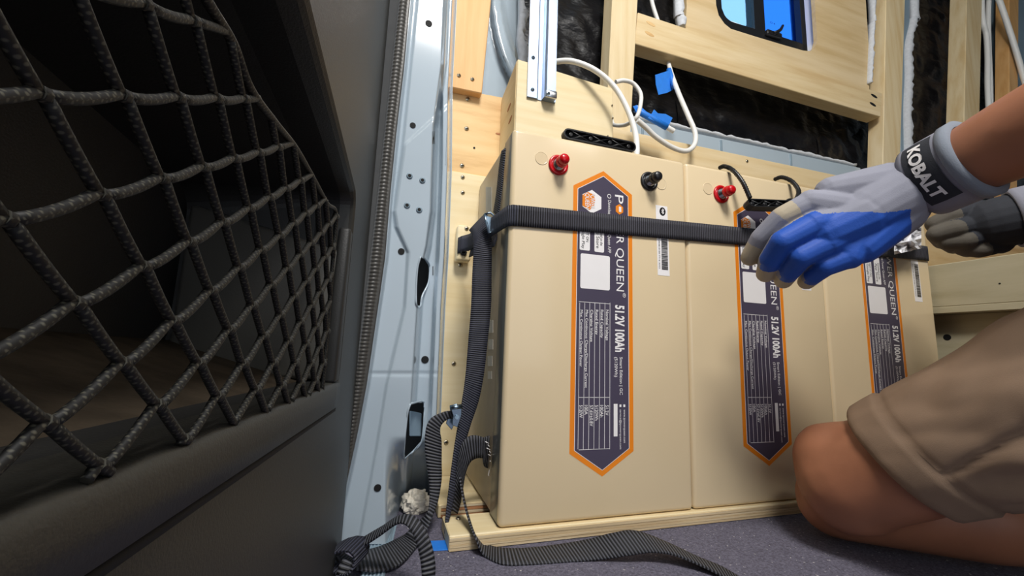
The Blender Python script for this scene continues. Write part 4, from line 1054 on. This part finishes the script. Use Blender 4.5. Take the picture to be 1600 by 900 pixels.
mb = MB(); ellip(mb, head+V(0, -.018, .030), ((.083, 0, 0), (0, .100, .02), (0, -.02, .105)), 24); mb.build('hair', 'hair', per)
# shorts: left leg is a loose tube with an open hem
def shorts_leg(mb, k_, h_, t0, seg=64, nr=46, tilt=(0, 0, 0)):
    ax = (h_-k_).normalized(); L = (h_-k_).length; x, y = mb.frame(ax); R = []
    def ring(t_, extra=0, skew=1):
        s = t0+(1-t0)*t_; c = k_+(h_-k_)*s+V(0, 0, .002)
        pts = []
        for i in range(seg):
            a = 2*PI*i/seg; d = x*math.cos(a)+y*math.sin(a)
            r = .066+.036*t_+extra
            fo = (.0025*math.sin(3*a+9*t_)+.007*noise.noise(d*2.2+ax*t_*3.2)+.006*abs(noise.noise(d*2.6+ax*t_*9+V(3,1,0)))+.004*noise.noise(d*5+ax*t_*12))*(.25+1.1*t_)
            r += fo
            ph = math.atan2(d.z, -d.x)
            sm = ph-(-.42+1.15*t_)
            r -= .0045*math.exp(-(sm/.05)**2)*(0 if t_ < .09 else 1)
            if -1.6 < sm < 0 and t_ > .09: r += .0075*math.sin(9*(ph+2.6*t_))*min(1, -sm*4)*min(1, (t_-.09)*6)
            if sm >= 0 and t_ > .09: r += .0016*math.sin(26*t_+4*ph+2*noise.noise(d*3))*min(1, (t_-.09)*5)
            p = c+d*r
            p += ax*(skew*(d.dot(V(tilt))))*max(0, 1-t_*2.2)
            if p.z < ZF+.012: p.z = ZF+.012
            pts.append(p)
        return pts
    R.append(ring(.12, -.012)); R.append(ring(.01, -.004)); R.append(ring(0, -.002)); R.append(ring(0.004, 0))
    for k in range(nr+1):
        t_ = .012+k/nr*.988; e = 0
        if abs(t_-.088) < .0065: e = -.0022
        elif t_ < .085: e = .0016
        R.append(ring(t_, e))
    mb.rings(R, True, False)
mb = MB(); shorts_leg(mb, knee, hip, .118, seg=120, nr=80, tilt=(.0, .0, -.012)); shorts_leg(mb, kneeR, hipR, .155)
ellip(mb, pel+V(0, 0, -.01), ((.185, 0, 0), (0, .14, 0), (0, 0, .13)), 32)
sh_ = mb.build('shorts', 'khaki', per)
mb = MB()
chain([(pel+V(0, 0, .08), .140), ((pel+chest)/2+V(0, -.03, 0), .142), (chest, .152)]); capsule(mb, shL+V(.03, 0, 0), shR+V(-.03, 0, 0), .076, .076, 20)
for s0, e0 in ((shL, elbow), (shR, elbowR)): chain([(s0, .074), (s0+(e0-s0)*.55, .064)])
me = remesh(mb, .008, 6); me.materials.append(M['shirt']); put('shirt', me, per)
# ---- left glove: fingers curled round, back of the hand to the left
fing = {'index': [(1268, 318, .470), (1222, 340, .478), (1190, 372, .492), (1172, 402, .506)],
        'middle': [(1272, 352, .462), (1222, 378, .464), (1203, 406, .480), (1196, 428, .500)],
        'ring': [(1294, 380, .458), (1250, 402, .460), (1233, 424, .476), (1224, 438, .495)],
        'little': [(1326, 400, .456), (1288, 416, .460), (1270, 430, .472), (1260, 440, .488)],
        'thumb': [(1330, 300, .495), (1270, 318, .520), (1228, 345, .530), (1205, 375, .530)]}
fr = {'index': (.0150, .0130, .0122, .0108), 'middle': (.0150, .0132, .0120, .0105), 'ring': (.0145, .0128, .0116, .0102), 'little': (.0138, .0118, .0106, .0095), 'thumb': (.0180, .0145, .0130, .0115)}
def glove(fing, fr, palm, wr, el, name, mats, classify, extra=()):
    mb = MB()
    for f, js in fing.items():
        P_ = [deep(*j) for j in js]
        for k in range(3): capsule(mb, P_[k], P_[k+1], fr[f][k], fr[f][k+1], 14)
        if f != 'thumb': capsule(mb, P_[0], palm, fr[f][0]*1.08, .020, 14)
        else: capsule(mb, P_[0], palm, fr[f][0], .020, 14)
    ax = (el-wr).normalized()
    capsule(mb, palm, wr, .030, .0325, 20)
    for p, q, r, s in extra: capsule(mb, p, q, r, s, 14)
    mb_ = MB()
    capsule(mb, wr, wr+ax*.030, .0345, .0355, 20)
    me = remesh(mb, .0013, 4)
    for m_ in mats: me.materials.append(M[m_])
    for p in me.polygons: p.material_index = classify(p.center)
    return put(name, me, per)
palm = deep(1350, 335, .462)
fs = {f: [deep(*j) for j in js] for f, js in fing.items()}
def segd(p, a, b):
    t_ = max(0, min(1, (p-a).dot(b-a)/(b-a).length_squared)); return (p-(a+(b-a)*t_)).length, t_
ALL = [(f, k, P_[k], P_[k+1]) for f, P_ in fs.items() for k in range(3)]
def pix(p):
    d = MR.transposed() @ (p-CAM); return 800+F*d.x/d.y, 450-F*d.z/d.y
blue_edge = None
kn_i, kn_l = fs['index'][0], fs['little'][0]
hand_dir = (wrist-(fs['middle'][0])).normalized()
side_up = (kn_i-kn_l).normalized(); back_n = hand_dir.cross(side_up).normalized()
if back_n.dot(CAM-palm) < 0: back_n = -back_n
def cls_left(p):
    f, k, a, b = min(ALL, key=lambda q: segd(p, q[2], q[3])[0]); dist, t_ = segd(p, a, b)
    along = (p-fs['middle'][0]).dot(hand_dir); acr = (p-palm).dot(side_up); out = (p-palm).dot(back_n)
    if along < .004 and dist < .022:
        ndir = (p-(a+(b-a)*t_)).dot(back_n)/max(dist, 1e-4)
        if f == 'thumb': return 0
        if k == 2 and t_ > .35: return 2
        if f == 'index': return 2 if (k == 0 and t_ > .55 and ndir > .1) else 0
        return 1 if ndir > .05 else 0
    # back pad tapering to the wrist
    if out > -.014 and along < .080 and acr < .022-.50*along+.002*math.sin(along*90) and acr > -.06: return 1
    return 0
gl_ = glove(fing, fr, palm, wrist, elbow, 'glove', ['glove_grey', 'glove_blue', 'glove_tip'], cls_left,
      [(deep(1290, 365, .464), deep(1345, 340, .458), .024, .026), (fs['index'][0], fs['little'][0], .0145, .0138), (deep(1345, 385, .458), deep(1405, 330, .46), .020, .026), (deep(1300, 300, .475), deep(1390, 290, .465), .018, .026)])
gl_['label'] = 'grey and blue work glove on the near hand'
# cuff with the maker's patch
def cuff(wr, el, parent, r0, t0, t1, flatten=.82, words=None, mat='glove_grey'):
    ax = (el-wr).normalized(); e1 = (CAM-wr); e1 = (e1-ax*e1.dot(ax)).normalized(); e2 = ax.cross(e1)
    if e2.z < 0: e2 = -e2
    def pt(phi, t_, r): return wr+ax*t_+e1*r*flatten*math.cos(phi)+e2*r*math.sin(phi)
    mb = MB(); R = []
    for t_, r in ((t0, r0-.004), (t0, r0), (t0+.006, r0+.0012), (t1-.010, r0+.0012), (t1-.002, r0+.0016), (t1, r0), (t1, r0-.005)):
        R.append([pt(2*PI*i/48, t_, r) for i in range(48)])
    mb.rings(R, True, False); c = mb.build('cuff', mat, parent)
    mb = MB(); R = [[pt(2*PI*i/48, t_, r) for i in range(48)] for t_, r in ((t1-.008, r0), (t1-.007, r0+.0030), (t1+.002, r0+.0032), (t1+.003, r0-.004))]
    mb.rings(R, True, False); mb.build('rim', 'glove_rim', c)
    if words:
        ph = [math.radians(a) for a in range(70, -42, -4)]; mb = MB(); a0, a1 = t0+.007, t1-.011
        mb.rings([[pt(q, a0, r0+.0018), pt(q, (a0+a1)/2, r0+.0026), pt(q, a1, r0+.0018)] for q in ph], False, False)
        pa = mb.build('logo_patch', 'glove_dark', c)
        mb = MB(); h = (a1-a0)
        text_on(mb, words, lambda x, y: pt(math.radians(58-86*x), a0+h*(.26+.46*y), r0+.0034), 0, .04); lt_ = mb.build('lettering', 'white_print', pa) if False else None
        if lt_ is None:
            me = bpy.data.meshes.new('lettering'); bmesh.ops.recalc_face_normals(mb.bm, faces=mb.bm.faces); mb.bm.to_mesh(me); mb.bm.free(); me.materials.append(M['white_print'])
            put('lettering', me, gl_)
    return c
cuff(wrist, elbow, gl_, .0400, .004, .048, .93, 'KOBALT')
# ---- right glove, a loose fist beyond
fing2 = {'index': [(1528, 330, .585), (1488, 338, .590), (1462, 350, .600), (1470, 362, .612)],
         'middle': [(1532, 348, .578), (1494, 358, .580), (1464, 366, .592), (1472, 378, .606)],
         'ring': [(1545, 366, .574), (1508, 376, .576), (1480, 378, .588), (1490, 386, .600)],
         'little': [(1562, 380, .572), (1530, 390, .574), (1505, 388, .584), (1512, 392, .596)],
         'thumb': [(1560, 330, .610), (1520, 335, .625), (1490, 345, .63), (1475, 360, .63)]}
palm2 = deep(1565, 355, .575)
def cls_right(p):
    return 1 if min(segd(p, deep(*P_[k]), deep(*P_[k+1]))[0] for n_, P_ in fing2.items() if n_ != 'thumb' for k in (1, 2)) < .0135 else 0  # finger segments paler than the rest of the glove
g2 = glove(fing2, fr, palm2, wristR, elbowR, 'glove', ['glove_dark', 'glove_warm'], cls_right)
g2['label'] = 'dark work glove on the far hand'
cuff(wristR, elbowR, g2, .0400, .016, .070, .95, None, 'glove_grey')
